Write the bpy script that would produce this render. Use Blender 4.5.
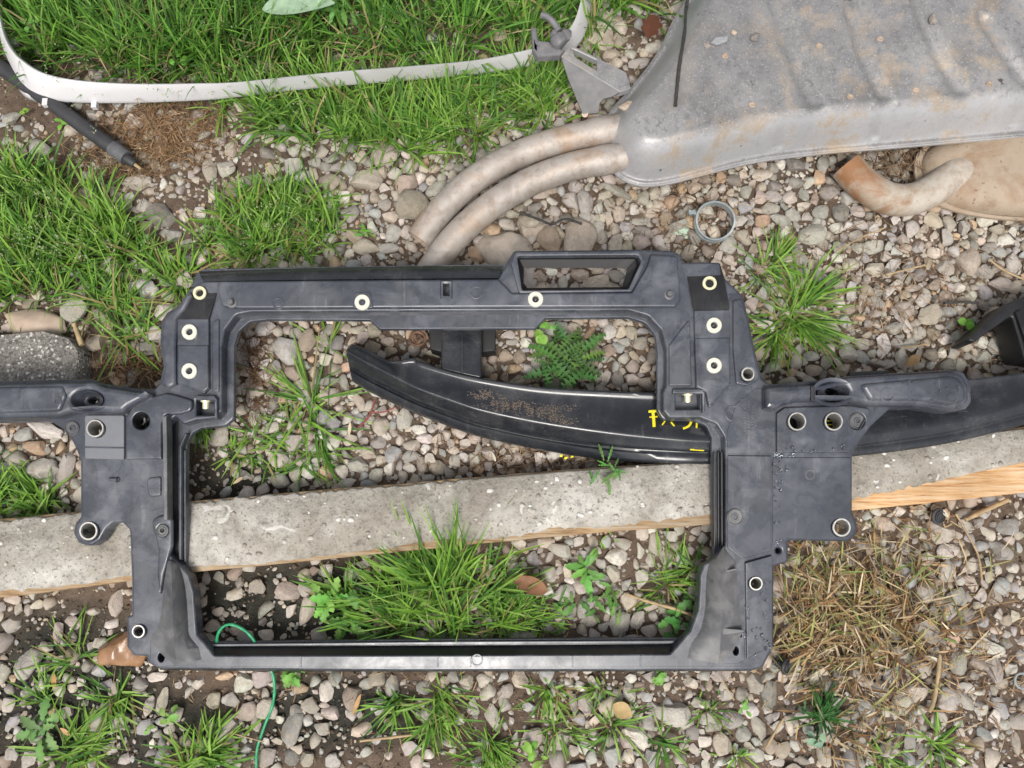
import bpy, bmesh, math, random
import numpy as np
from mathutils import Vector, Euler, geometry
random.seed(7); rng = np.random.default_rng(7)
scene = bpy.context.scene
for o in list(bpy.data.objects): bpy.data.objects.remove(o)
COL = scene.collection

# ---------------------------------------------------------------- camera
W, H = 1024, 768
FPX = 788.0
TILT = math.radians(11.0)
CAMH = 1.145
cam_d = bpy.data.cameras.new('camera'); cam = bpy.data.objects.new('camera', cam_d)
COL.objects.link(cam); cam.location = (0, 0, CAMH); cam.rotation_euler = (TILT, 0, 0)
cam_d.sensor_fit = 'HORIZONTAL'; cam_d.sensor_width = 36.0; cam_d.lens = 36.0 * FPX / W
cam_d.clip_start = 0.01; cam_d.clip_end = 400
scene.camera = cam
scene.render.resolution_x = W; scene.render.resolution_y = H

# ---------------------------------------------------------------- sky, sun, exposure
SUN_EL, SUN_AZ = math.radians(60), math.radians(188)
world = bpy.data.worlds.new('World'); scene.world = world; world.use_nodes = True
wn = world.node_tree; wn.nodes.clear()
sky = wn.nodes.new('ShaderNodeTexSky'); sky.sky_type = 'NISHITA'; sky.sun_disc = False
sky.sun_elevation = SUN_EL; sky.sun_rotation = SUN_AZ; sky.air_density = 1.0; sky.dust_density = 4.0; sky.ozone_density = 1.0
hs = wn.nodes.new('ShaderNodeHueSaturation'); hs.inputs['Saturation'].default_value = 0.30
bg = wn.nodes.new('ShaderNodeBackground'); bg.inputs['Strength'].default_value = 0.085
wo = wn.nodes.new('ShaderNodeOutputWorld')
wn.links.new(sky.outputs[0], hs.inputs['Color']); wn.links.new(hs.outputs[0], bg.inputs['Color']); wn.links.new(bg.outputs[0], wo.inputs['Surface'])
sun_d = bpy.data.lights.new('sun', 'SUN'); sun_d.energy = 1.5; sun_d.angle = math.radians(20); sun_d.color = (1.0, 0.96, 0.9)
sun = bpy.data.objects.new('sun', sun_d); COL.objects.link(sun); sun.location = (0, 0, 6)
sv = Vector((math.sin(SUN_AZ) * math.cos(SUN_EL), math.cos(SUN_AZ) * math.cos(SUN_EL), math.sin(SUN_EL)))
sun.rotation_euler = sv.to_track_quat('Z', 'Y').to_euler()
scene.view_settings.view_transform = 'Standard'; scene.view_settings.look = 'None'
scene.view_settings.exposure = 0.95; scene.view_settings.gamma = 1.0
scene.view_settings.use_curve_mapping = False

# ---------------------------------------------------------------- photo pixel -> place
st, ct = math.sin(TILT), math.cos(TILT)
def ray(px, py):
    a = (px - W / 2) / FPX; b = (H / 2 - py) / FPX
    return a, st + b * ct, -ct + b * st
def P(px, py, z=0.0):
    x, y, zz = ray(px, py); s = (z - CAMH) / zz
    return Vector((x * s, y * s, z))
def project(X, Y, Z):
    dz = Z - CAMH
    depth = Y * st - dz * ct; up = Y * ct + dz * st
    return W / 2 + FPX * X / depth, H / 2 - FPX * up / depth
def gz(x, y):
    return (0.0030 * np.sin(9.1 * x + 1.3) * np.cos(7.3 * y + .4) + 0.0022 * np.sin(21 * x - 13 * y)
            + 0.0014 * np.sin(43 * y + 17 * x + 2) - 0.003)

# ---------------------------------------------------------------- node helpers
class NT:
    def __init__(s, name):
        s.m = bpy.data.materials.new(name); s.m.use_nodes = True; s.t = s.m.node_tree
        s.b = s.t.nodes['Principled BSDF']; s.out = s.t.nodes['Material Output']; s._c = None
    def new(s, k): return s.t.nodes.new(k)
    def link(s, a, b): s.t.links.new(a, b)
    def coord(s):
        if s._c is None:
            s._c = s.new('ShaderNodeTexCoord').outputs['Object']
        return s._c
    def use_random_coord(s):
        c = s.new('ShaderNodeTexCoord').outputs['Object']; oi = s.new('ShaderNodeObjectInfo')
        mu = s.new('ShaderNodeMath'); mu.operation = 'MULTIPLY'; mu.inputs[1].default_value = 37.0
        s.link(oi.outputs['Random'], mu.inputs[0])
        va = s.new('ShaderNodeVectorMath'); va.operation = 'ADD'
        s.link(c, va.inputs[0]); s.link(mu.outputs[0], va.inputs[1]); s._c = va.outputs[0]
    def noise(s, scale, detail=4, rough=0.55, dist=0.0, stretch=None):
        n = s.new('ShaderNodeTexNoise'); n.inputs['Scale'].default_value = scale; n.inputs['Detail'].default_value = detail
        n.inputs['Roughness'].default_value = rough; n.inputs['Distortion'].default_value = dist
        c = s.coord()
        if stretch:
            mp = s.new('ShaderNodeMapping'); mp.inputs['Scale'].default_value = stretch[0]; mp.inputs['Rotation'].default_value = stretch[1]
            s.link(c, mp.inputs['Vector']); c = mp.outputs[0]
        s.link(c, n.inputs['Vector']); return n.outputs['Fac']
    def ramp(s, fac, stops):
        r = s.new('ShaderNodeValToRGB'); e = r.color_ramp.elements
        while len(e) < len(stops): e.new(0.5)
        for el, (p, c) in zip(e, stops):
            el.position = p; el.color = (c, c, c, 1) if isinstance(c, (int, float)) else (*c, 1)
        s.link(fac, r.inputs['Fac']); return r.outputs['Color']
    def mix(s, fac, a, b, mode='MIX'):
        m = s.new('ShaderNodeMix'); m.data_type = 'RGBA'; m.blend_type = mode
        for v, i in ((fac, 0), (a, 6), (b, 7)):
            if isinstance(v, (int, float)): m.inputs[i].default_value = v if i == 0 else (v, v, v, 1)
            elif isinstance(v, tuple): m.inputs[i].default_value = (*v, 1)
            else: s.link(v, m.inputs[i])
        return m.outputs[2]
    def bump(s, h, strength=0.3, dist=0.002):
        b = s.new('ShaderNodeBump'); b.inputs['Strength'].default_value = strength; b.inputs['Distance'].default_value = dist
        s.link(h, b.inputs['Height']); s.link(b.outputs[0], s.b.inputs['Normal']); return b
    def set(s, color=None, rough=None, metal=None, spec=None):
        for v, k in ((color, 'Base Color'), (rough, 'Roughness'), (metal, 'Metallic'), (spec, 'Specular IOR Level')):
            if v is None: continue
            if isinstance(v, (int, float)): s.b.inputs[k].default_value = v
            elif isinstance(v, tuple): s.b.inputs[k].default_value = (*v, 1)
            else: s.link(v, s.b.inputs[k])
        return s.m
    def attr(s, name='col'):
        a = s.new('ShaderNodeAttribute'); a.attribute_name = name; return a.outputs['Color']
    def objcol(s): return s.new('ShaderNodeObjectInfo').outputs['Color']

def mat_plain(name, color, rough=0.5, metal=0.0, var=0.25, scale=60, bump=0.15):
    n = NT(name); f = n.noise(scale, 5)
    n.set(n.mix(1.0, color, n.ramp(f, [(0.25, 1 - var), (0.75, 1 + var * .6)]), 'MULTIPLY'), rough, metal)
    n.bump(f, bump, 0.0015); return n.m

MAT = {}
# moulded black plastic with dust, water stains and scuffs
def plastic(name, base, dust, dustamt, r0, r1):
    n = NT(name)
    big = n.noise(9, 5, .6, .6); mid = n.noise(34, 6, .65, .4); fine = n.noise(260, 3); scr = n.noise(40, 3, .6, 0, ((1, 14, 1), (0, 0, .7)))
    d = n.mix(1.0, n.ramp(big, [(0.40, 0.08), (0.60, 1.0)]), n.ramp(mid, [(0.40, 0.10), (0.62, 1.0)]), 'MULTIPLY')
    d2 = n.mix(1.0, d, dustamt, 'MULTIPLY')
    sp = n.ramp(fine, [(0.70, 0.0), (0.76, 0.45)])
    c = n.mix(d2, base, dust)
    c = n.mix(n.mix(1.0, sp, 0.5, 'MULTIPLY'), c, (0.22, 0.21, 0.2))
    c = n.mix(n.mix(1.0, n.ramp(scr, [(0.66, 0.0), (0.70, .35)]), n.ramp(big, [(.5, 0.), (.6, 1.)]), 'MULTIPLY'), c, (0.2, 0.2, 0.2))
    wet = n.ramp(n.noise(11, 5, .55, 1.1), [(0.51, 0.0), (0.535, 1.0)])
    c = n.mix(n.mix(1.0, wet, .36, 'MULTIPLY'), c, (0.022, 0.024, 0.029))
    strk = n.ramp(n.noise(16, 4, .6, .3, ((9, 1, 1), (0, 0, .15))), [(0.60, 0.0), (0.68, .5)])
    c = n.mix(n.mix(1.0, strk, n.ramp(mid, [(.45, 0.), (.6, 1.)]), 'MULTIPLY'), c, dust)
    fs = n.noise(120, 3, .6, 0, ((1, 22, 1), (0, 0, -.35)))
    c = n.mix(n.mix(1.0, n.ramp(fs, [(0.66, 0.0), (0.70, .5)]), n.ramp(big, [(.46, 0.), (.54, 1.)]), 'MULTIPLY'), c, (0.25, 0.25, 0.25))
    n.set(c, n.ramp(mid, [(0.3, r0), (0.7, r1)]), 0.0, 0.5)
    n.bump(n.mix(0.3, mid, fine), 0.12, 0.001); return n.m
MAT['plastic'] = plastic('black_plastic', (0.042, 0.047, 0.062), (0.150, 0.155, 0.172), .52, .19, .42)
MAT['plastic_grey'] = plastic('dusty_plastic', (0.080, 0.081, 0.086), (0.19, 0.185, 0.18), .8, .40, .60)
MAT['black_gloss'] = plastic('black_paint_and_shade', (0.010, 0.010, 0.011), (0.05, 0.05, 0.05), .35, .30, .50)
MAT['beam'] = plastic('beam_paint', (0.013, 0.015, 0.019), (0.075, 0.074, 0.077), .5, .13, .32)
MAT['void'] = mat_plain('dark_plastic_and_shade', (0.012, 0.012, 0.013), .6)
MAT['washer'] = mat_plain('pale_zinc_washer', (0.60, 0.58, 0.49), .38, .25, .12, 300)
MAT['steel'] = mat_plain('bare_steel', (0.47, 0.46, 0.43), .35, .8, .2, 200)
MAT['bolt'] = mat_plain('yellow_zinc_bolt', (0.72, 0.68, 0.45), .35, .5, .15, 300)
MAT['yellow'] = mat_plain('yellow_marker', (0.80, 0.68, 0.02), .6, 0, .1)
MAT['water'] = NT('water_drop').m
_b = MAT['water'].node_tree.nodes['Principled BSDF']; _b.inputs['Base Color'].default_value = (.9, .95, 1, 1); _b.inputs['Roughness'].default_value = .02
_b.inputs['Transmission Weight'].default_value = 1.0; _b.inputs['IOR'].default_value = 1.33
MAT['rubber'] = mat_plain('black_rubber', (0.035, 0.035, 0.038), .55, 0, .3, 80, .25)
MAT['old_rubber'] = mat_plain('dusty_rubber', (0.16, 0.155, 0.16), .8, 0, .4, 90, .5)
MAT['wire'] = mat_plain('green_wire', (0.03, 0.30, 0.13), .35, 0, .2)
MAT['twig'] = mat_plain('dark_bark', (0.045, 0.042, 0.04), .9, 0, .6, 160, .8)
MAT['straw_stem'] = mat_plain('dry_stem', (0.40, 0.29, 0.16), .8, 0, .4, 90)
MAT['red_stem'] = mat_plain('red_stem', (0.24, 0.055, 0.045), .6, 0, .3, 90)

# white weathered trim
n = NT('white_trim'); f = n.noise(7, 6, .6); g = n.noise(160, 3)
c = n.mix(n.ramp(f, [(.45, 0.), (.75, .6)]), (0.57, 0.56, 0.57), (0.43, 0.41, 0.39)); c = n.mix(n.ramp(g, [(.68, 0.), (.74, .5)]), c, (.2, .19, .17))
n.set(c, .55); n.bump(f, .1); MAT['trim'] = n.m

# aluminised muffler steel
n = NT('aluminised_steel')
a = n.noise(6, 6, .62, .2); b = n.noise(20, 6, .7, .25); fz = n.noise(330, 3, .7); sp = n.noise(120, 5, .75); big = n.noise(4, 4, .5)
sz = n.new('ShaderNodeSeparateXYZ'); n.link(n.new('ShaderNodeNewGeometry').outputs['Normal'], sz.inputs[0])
up = n.ramp(sz.outputs['Z'], [(.58, 0.), (.86, 1.)])          # rolled walls painted lighter as sky sheen; flat top darker, partly dirt
wall_sheen = n.ramp(a, [(.3, (.37, .367, .375)), (.7, (.47, .466, .475))])
top_dirt_shade = n.ramp(a, [(.3, (.175, .172, .172)), (.5, (.255, .25, .25)), (.72, (.345, .338, .335))])
c = n.mix(up, wall_sheen, top_dirt_shade)
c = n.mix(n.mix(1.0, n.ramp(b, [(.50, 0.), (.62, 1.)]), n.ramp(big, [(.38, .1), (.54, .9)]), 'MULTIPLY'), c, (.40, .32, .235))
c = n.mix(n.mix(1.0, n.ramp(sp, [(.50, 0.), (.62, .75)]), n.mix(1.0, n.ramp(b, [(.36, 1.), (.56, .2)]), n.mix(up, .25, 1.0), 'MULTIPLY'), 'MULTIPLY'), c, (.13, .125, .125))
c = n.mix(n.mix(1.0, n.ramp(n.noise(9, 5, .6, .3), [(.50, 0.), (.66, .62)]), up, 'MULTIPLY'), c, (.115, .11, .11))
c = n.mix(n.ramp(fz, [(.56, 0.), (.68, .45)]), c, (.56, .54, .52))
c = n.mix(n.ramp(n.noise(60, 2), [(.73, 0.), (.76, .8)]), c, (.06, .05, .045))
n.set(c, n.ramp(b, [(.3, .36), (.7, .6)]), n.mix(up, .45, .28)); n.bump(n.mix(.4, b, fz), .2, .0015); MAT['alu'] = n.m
# pipes: brushed brownish steel
n = NT('exhaust_pipe_steel'); a = n.noise(12, 6, .65, .6); fz = n.noise(240, 4)
c = n.ramp(a, [(.3, (.25, .21, .175)), (.48, (.40, .36, .325)), (.66, (.36, .255, .175))])
c = n.mix(n.ramp(n.noise(26, 5, .7, 1), [(.62, 0.), (.74, .7)]), c, (.22, .12, .065)); c = n.mix(n.ramp(fz, [(.6, 0.), (.75, .4)]), c, (.52, .49, .45))
c = n.mix(n.ramp(n.noise(60, 5, .7), [(.5, 0.), (.68, .6)]), c, (.20, .15, .115))
n.set(c, .56, .25); n.bump(fz, .25, .001); MAT['pipe'] = n.m
# rusty whitish muffler
n = NT('rusty_coating'); a = n.noise(11, 6, .65, .4); sp = n.noise(150, 4, .7)
c = n.ramp(a, [(.30, (.30, .20, .115)), (.42, (.44, .395, .34)), (.53, (.37, .315, .25)), (.64, (.25, .12, .05))])
c = n.mix(n.ramp(n.noise(45, 5, .7), [(.5, 0.), (.7, .6)]), c, (.22, .15, .10))
sx = n.new('ShaderNodeSeparateXYZ'); n.link(n.new('ShaderNodeNewGeometry').outputs['Position'], sx.inputs[0])
c = n.mix(n.ramp(sp, [(.64, 0.), (.7, .8)]), c, (.14, .065, .03)); n.set(c, .7, .05); n.bump(n.mix(.5, a, sp), .3, .001); MAT['rusty'] = n.m
n = NT('tan_rusty_shell'); a = n.noise(9, 6, .65, .3); sp = n.noise(130, 4, .7); d = n.noise(30, 5, .7)
c = n.ramp(a, [(.32, (.23, .14, .075)), (.48, (.34, .27, .20)), (.6, (.30, .235, .17)), (.7, (.21, .105, .045))])
c = n.mix(n.ramp(d, [(.55, 0.), (.7, .6)]), c, (.19, .11, .06)); c = n.mix(n.ramp(sp, [(.62, 0.), (.68, .8)]), c, (.10, .05, .025)); n.set(c, .7, .05); n.bump(n.mix(.5, d, sp), .35, .0012); MAT['rusty_tan'] = n.m
# galvanised clamp
MAT['clamp'] = mat_plain('galvanised_clamp', (.42, .47, .48), .38, .6, .15, 200)

# stones
def stone(name, src):
    n = NT(name)
    if src == 'obj': n.use_random_coord(); col = n.objcol(); k = 1.0
    else: col = n.attr(); k = 60.0
    a = n.noise(2.2 * k, 5, .62, .3); b = n.noise(9 * k, 4, .7); v = n.noise(1.1 * k, 3, .5, 2.0)
    c = n.mix(1.0, col, n.ramp(a, [(.28, .76), (.5, 1.0), (.72, 1.18)]), 'MULTIPLY')
    c = n.mix(1.0, c, n.ramp(b, [(.3, .80), (.7, 1.14)]), 'MULTIPLY')
    c = n.mix(n.ramp(v, [(.52, 0.), (.64, .45)]), c, (.36, .29, .22))
    c = n.mix(n.ramp(b, [(.70, 0.), (.76, .45)]), c, (.07, .06, .05))
    n.set(c, .72, 0, .35); n.bump(n.mix(.5, a, b), .35, .0015 if src != 'obj' else .06); return n.m
MAT['stone'] = stone('river_stone', 'obj'); MAT['gravel'] = stone('gravel_stone', 'attr')
n = NT('wet_brown_stone'); a = n.noise(30, 6, .6, .5)
n.set(n.ramp(a, [(.3, (.17, .085, .04)), (.55, (.30, .165, .085)), (.75, (.36, .23, .15))]), .25, 0); n.bump(a, .3, .003); MAT['wetstone'] = n.m
n = NT('tan_stone'); a = n.noise(22, 6, .65, .4); b = n.noise(160, 3)
c = n.ramp(a, [(.3, (.38, .28, .21)), (.55, (.46, .36, .285)), (.78, (.45, .29, .16))]); c = n.mix(n.ramp(b, [(.68, 0.), (.74, .7)]), c, (.16, .09, .05))
n.set(c, .8); n.bump(n.mix(.5, a, b), .3, .002); MAT['tanstone'] = n.m

# soil
n = NT('brown_soil'); a = n.noise(7, 6, .65, .6); b = n.noise(60, 6, .7); d = n.noise(300, 4, .7); w = n.noise(16, 6, .65, .6)
c = n.ramp(a, [(.3, (.075, .052, .036)), (.5, (.130, .092, .066)), (.7, (.185, .138, .102))])
c = n.mix(1.0, c, n.ramp(b, [(.25, .45), (.55, 1.0), (.8, 1.35)]), 'MULTIPLY'); c = n.mix(n.ramp(d, [(.62, 0.), (.72, .5)]), c, (.30, .25, .20))
c2 = n.ramp(w, [(.32, (.016, .017, .012)), (.55, (.040, .037, .027)), (.75, (.08, .068, .05))]); c2 = n.mix(1.0, c2, n.ramp(b, [(.25, .5), (.8, 1.4)]), 'MULTIPLY')
wet = n.attr()
n.set(n.mix(wet, c, c2), n.mix(wet, .9, n.ramp(w, [(.35, .25), (.6, .75)])), 0, .3); n.bump(n.mix(.5, b, d), .9, .006); MAT['soil'] = n.m
n = NT('crumb'); col = n.attr(); n.set(col, .9, 0, .2); MAT['crumb'] = n.m
# concrete crust, plank wood, slab
n = NT('concrete_crust'); a = n.noise(9, 6, .65, .5); b = n.noise(70, 6, .75); d = n.noise(230, 3, .6)
c = n.ramp(a, [(.3, (.225, .20, .165)), (.48, (.315, .29, .248)), (.68, (.47, .445, .405))])
c = n.mix(1.0, c, n.ramp(b, [(.30, .55), (.48, .97), (.7, 1.18)]), 'MULTIPLY'); c = n.mix(n.ramp(d, [(.58, 0.), (.66, .7)]), c, (.13, .11, .09))
c = n.mix(n.ramp(n.noise(26, 4, .6, 1), [(.66, 0.), (.70, .7)]), c, (.62, .60, .56))
n.set(c, .92, 0, .2); n.bump(n.mix(.5, b, d), .8, .004); MAT['crust'] = n.m
n = NT('raw_wood'); g = n.noise(5, 6, .7, .3, ((3, 55, 20), (0, 0, -.12))); a = n.noise(14, 4)
c = n.ramp(g, [(.34, (.26, .11, .04)), (.45, (.50, .29, .125)), (.68, (.64, .48, .32))]); c = n.mix(1.0, c, n.ramp(a, [(.3, .75), (.7, 1.1)]), 'MULTIPLY')
sxw = n.new('ShaderNodeSeparateXYZ'); n.link(n.coord(), sxw.inputs[0])
c = n.mix(n.ramp(sxw.outputs['X'], [(.45, 1.), (.62, 0.)]), c, n.mix(1.0, c, (.62, .70, .80), 'MULTIPLY'))
n.set(c, .75); n.bump(g, .4, .003); MAT['wood'] = n.m
n = NT('exposed_aggregate'); vv = n.new('ShaderNodeTexVoronoi'); vv.inputs['Scale'].default_value = 330; n.link(n.coord(), vv.inputs['Vector'])
hsv = n.new('ShaderNodeSeparateColor'); n.link(vv.outputs['Color'], hsv.inputs[0])
c = n.ramp(hsv.outputs[0], [(.1, (.12, .11, .095)), (.5, (.22, .205, .18)), (.9, (.28, .26, .235)), (.97, (.60, .58, .55))])
c = n.mix(1.0, c, n.ramp(n.noise(14, 5), [(.3, .7), (.7, 1.15)]), 'MULTIPLY'); n.set(c, .9); n.bump(vv.outputs['Distance'], .6, .003); MAT['aggregate'] = n.m

def leafy(name, trans=.35, spec=.3):
    n = NT(name); col = n.attr(); f = n.noise(90, 3)
    c = n.mix(1.0, col, n.ramp(f, [(.3, .8), (.7, 1.12)]), 'MULTIPLY'); n.set(c, .5, 0, spec)
    tr = n.new('ShaderNodeBsdfTranslucent'); n.link(c, tr.inputs['Color']); mx = n.new('ShaderNodeMixShader'); mx.inputs[0].default_value = trans
    n.link(n.b.outputs[0], mx.inputs[1]); n.link(tr.outputs[0], mx.inputs[2]); n.link(mx.outputs[0], n.out.inputs['Surface']); return n.m
MAT['grass'] = leafy('grass_blade'); MAT['dry'] = leafy('dry_blade', .2, .15); MAT['leaf'] = leafy('weed_leaf', .3, .25)

# ---------------------------------------------------------------- object helpers
def finish(me, smooth=True, angle=38):
    if smooth:
        me.polygons.foreach_set('use_smooth', [True] * len(me.polygons)); me.update()
        if angle: me.set_sharp_from_angle(angle=math.radians(angle))
    me.update()
def link(name, data, parent=None, loc=(0, 0, 0)):
    o = bpy.data.objects.new(name, data); COL.objects.link(o); o.location = loc
    if parent is not None: o.parent = parent
    return o
def tag(o, label=None, cat=None, group=None, kind=None):
    if label: o['label'] = label
    if cat: o['category'] = cat
    if group: o['group'] = group
    if kind: o['kind'] = kind
    return o
def empty(name, loc, label, cat, group=None):
    o = link(name, None, None, loc); o.empty_display_size = .05; return tag(o, label, cat, group)
def np_mesh(name, V, F, mat, col=None, smooth=True, angle=None):
    V = np.asarray(V, np.float32); F = np.asarray(F, np.int32)
    me = bpy.data.meshes.new(name); k = F.shape[1]
    me.vertices.add(len(V)); me.vertices.foreach_set('co', V.ravel())
    me.loops.add(F.size); me.loops.foreach_set('vertex_index', F.ravel())
    me.polygons.add(len(F)); me.polygons.foreach_set('loop_start', np.arange(0, F.size, k, dtype=np.int32))
    me.polygons.foreach_set('loop_total', np.full(len(F), k, np.int32))
    me.update(calc_edges=True); me.validate()
    if col is not None:
        ca = me.color_attributes.new('col', 'FLOAT_COLOR', 'POINT'); c4 = np.ones((len(V), 4), np.float32); c4[:, :3] = col; ca.data.foreach_set('color', c4.ravel())
    me.materials.append(mat); me.polygons.foreach_set('use_smooth', np.full(len(F), smooth)); me.update()
    if smooth and angle: me.set_sharp_from_angle(angle=math.radians(angle))
    return me

class MB:
    """collects polygons in world coordinates; build() links them as one mesh"""
    pr = False
    def __init__(s): s.v = []; s.f = []
    def add(s, vs, fs):
        b = len(s.v); s.v += [tuple(v) for v in vs]; s.f += [tuple(i + b for i in f) for f in fs]
    def grid(s, rows, closed=False):
        n = len(rows[0]); b = len(s.v)
        for r in rows: s.v += [tuple(p) for p in r]
        for i in range(len(rows) - 1):
            for j in range(n if closed else n - 1):
                k = (j + 1) % n
                s.f.append((b + i * n + j, b + i * n + k, b + (i + 1) * n + k, b + (i + 1) * n + j))
        return b
    def tube(s, pts, r, n=10, caps=True, open_end=False):
        pts = [Vector(p) for p in pts]; rows = []; prev = None; s.pr = None
        for i, p in enumerate(pts):
            d = (pts[min(i + 1, len(pts) - 1)] - pts[max(i - 1, 0)]).normalized()
            u = prev - d * prev.dot(d) if prev is not None else d.orthogonal()
            u.normalize(); prev = u; w = d.cross(u); rr = r[i] if isinstance(r, (list, tuple)) else r
            rows.append([p + (u * math.cos(2 * math.pi * j / n) + w * math.sin(2 * math.pi * j / n)) * rr for j in range(n)])
        b = s.grid(rows, True)
        if caps: s.f.append(tuple(b + j for j in range(n))[::-1]); s.f.append(tuple(b + (len(rows) - 1) * n + j for j in range(n)))
    def box(s, c, dx, dy, dz):
        """c centre, dx dy dz half-axis vectors"""
        c, dx, dy, dz = map(Vector, (c, dx, dy, dz))
        vs = [c + dx * i + dy * j + dz * k for k in (-1, 1) for j in (-1, 1) for i in (-1, 1)]
        s.add(vs, [(0, 2, 3, 1), (4, 5, 7, 6), (0, 1, 5, 4), (2, 6, 7, 3), (0, 4, 6, 2), (1, 3, 7, 5)])
    def build(s, name, mat, parent=None, loc=None, angle=38, normals=True, solid=None, wn_=False):
        L = Vector(loc) if loc is not None else (parent_world(parent) if parent is not None else Vector((0, 0, 0)))
        me = bpy.data.meshes.new(name); me.from_pydata([Vector(v) - L for v in s.v], [], s.f)
        bm = bmesh.new(); bm.from_mesh(me); bmesh.ops.remove_doubles(bm, verts=bm.verts, dist=2e-6)
        lone = [v for v in bm.verts if not v.link_faces]
        if lone: bmesh.ops.delete(bm, geom=lone, context='VERTS')
        if normals and not s.pr: bmesh.ops.recalc_face_normals(bm, faces=bm.faces)
        bm.to_mesh(me); bm.free()
        me.materials.append(mat); finish(me, True, angle)
        o = link(name, me, parent, (0, 0, 0) if parent is not None else L)
        if wn_: o.modifiers.new('weighted_normal', 'WEIGHTED_NORMAL').keep_sharp = True
        if solid: m = o.modifiers.new('thickness', 'SOLIDIFY'); m.thickness = solid; m.offset = -1
        return o
def parent_world(p):
    v = Vector(p.location); q = p.parent
    while q is not None: v += Vector(q.location); q = q.parent
    return v
def smooth_path(pts, n=6):
    """Catmull-Rom through the points"""
    pts = [Vector(p) for p in pts]; out = []
    for i in range(len(pts) - 1):
        p0, p1, p2, p3 = pts[max(i - 1, 0)], pts[i], pts[i + 1], pts[min(i + 2, len(pts) - 1)]
        for k in range(n):
            t = k / n
            out.append(.5 * ((2 * p1) + (p2 - p0) * t + (2 * p0 - 5 * p1 + 4 * p2 - p3) * t * t + (3 * p1 - p0 - 3 * p2 + p3) * t ** 3))
    out.append(pts[-1]); return out
def round_poly(pts, r, n=4):
    """fillet polygon corners; pts may carry their own radius as a third value"""
    out = []; N = len(pts)
    for i in range(N):
        p = Vector(pts[i][:2]); a = Vector(pts[i - 1][:2]); b = Vector(pts[(i + 1) % N][:2]); rr = pts[i][2] if len(pts[i]) > 2 else r
        da, db = a - p, b - p; la, lb = da.length, db.length
        if rr <= 0 or la < 1e-6 or lb < 1e-6: out.append(p); continue
        ang = da.angle(db)
        if ang > 3.0: out.append(p); continue
        t = min(rr / math.tan(ang / 2), la * .48, lb * .48); pa = p + da / la * t; pb = p + db / lb * t
        for k in range(n + 1):
            u = k / n; out.append(pa * (1 - u) ** 2 + p * 2 * u * (1 - u) + pb * u * u)
    return [tuple(q) for q in out]
def circle(cx, cy, r, n=20, ry=None):
    ry = ry or r
    return [(cx + r * math.cos(2 * math.pi * i / n), cy + ry * math.sin(2 * math.pi * i / n)) for i in range(n)]
def area2(p): return sum(p[i - 1][0] * p[i][1] - p[i][0] * p[i - 1][1] for i in range(len(p)))
def inset(p, d):
    """offset to the left of the walking direction"""
    if abs(d) < 1e-9: return list(p)
    out = []; N = len(p)
    for i in range(N):
        a = Vector(p[i]) - Vector(p[i - 1]); b = Vector(p[(i + 1) % N]) - Vector(p[i])
        if a.length < 1e-9: a = b
        if b.length < 1e-9: b = a
        na = Vector((-a.y, a.x)).normalized(); nb = Vector((-b.y, b.x)).normalized(); m = na + nb
        if m.length < .2: m = na * 1.0; k = 1
        else: m.normalize(); k = min(1.0 / max(m.dot(na), .35), 2.2)
        out.append(tuple(Vector(p[i]) + m * d * k))
    return out
def in_poly(x, y, poly):
    c = False; j = len(poly) - 1
    for i in range(len(poly)):
        xi, yi = poly[i]; xj, yj = poly[j]
        if (yi > y) != (yj > y) and x < (xj - xi) * (y - yi) / (yj - yi) + xi: c = not c
        j = i
    return c
# ================================================================ ground
WET = [((300, 605), (150, 50)), ((60, 690), (120, 90)), ((330, 715), (110, 40)), ((245, 480), (60, 30)), ((165, 740), (90, 50))]
def wetness(px, py):
    w = np.zeros_like(px)
    for (cx, cy), (rx, ry) in WET:
        d = ((px - cx) / rx) ** 2 + ((py - cy) / ry) ** 2
        w = np.maximum(w, np.clip(1.35 - d, 0, 1))
    return w
def build_ground():
    xs = np.concatenate([[-40, -15, -6, -3, -1.8], np.linspace(-1.15, 1.15, 380), [1.8, 3, 6, 15, 40]])
    ys = np.concatenate([[-40, -15, -6, -3, -1.5], np.linspace(-.75, 1.25, 330), [1.9, 3, 6, 15, 40]])
    X, Y = np.meshgrid(xs, ys); Z = gz(X, Y) + rng.normal(0, .0011, X.shape)
    px, py = project(X, Y, 0 * X); near = (np.abs(X) < 1.2) & (Y > -.8) & (Y < 1.3)
    wet = np.where(near, wetness(px, py), 0); Z = Z - wet * .002
    V = np.stack([X, Y, Z], -1).reshape(-1, 3); nx, ny = len(xs), len(ys)
    i, j = np.meshgrid(np.arange(nx - 1), np.arange(ny - 1)); a = (j * nx + i).ravel()
    F = np.stack([a, a + 1, a + 1 + nx, a + nx], 1)
    o = link('ground', np_mesh('ground', V, F, MAT['soil'], np.repeat(wet.reshape(-1, 1), 3, 1)))
    tag(o, 'bare brown soil with damp dark patches under the gravel', None, None, 'structure')
build_ground()

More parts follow.
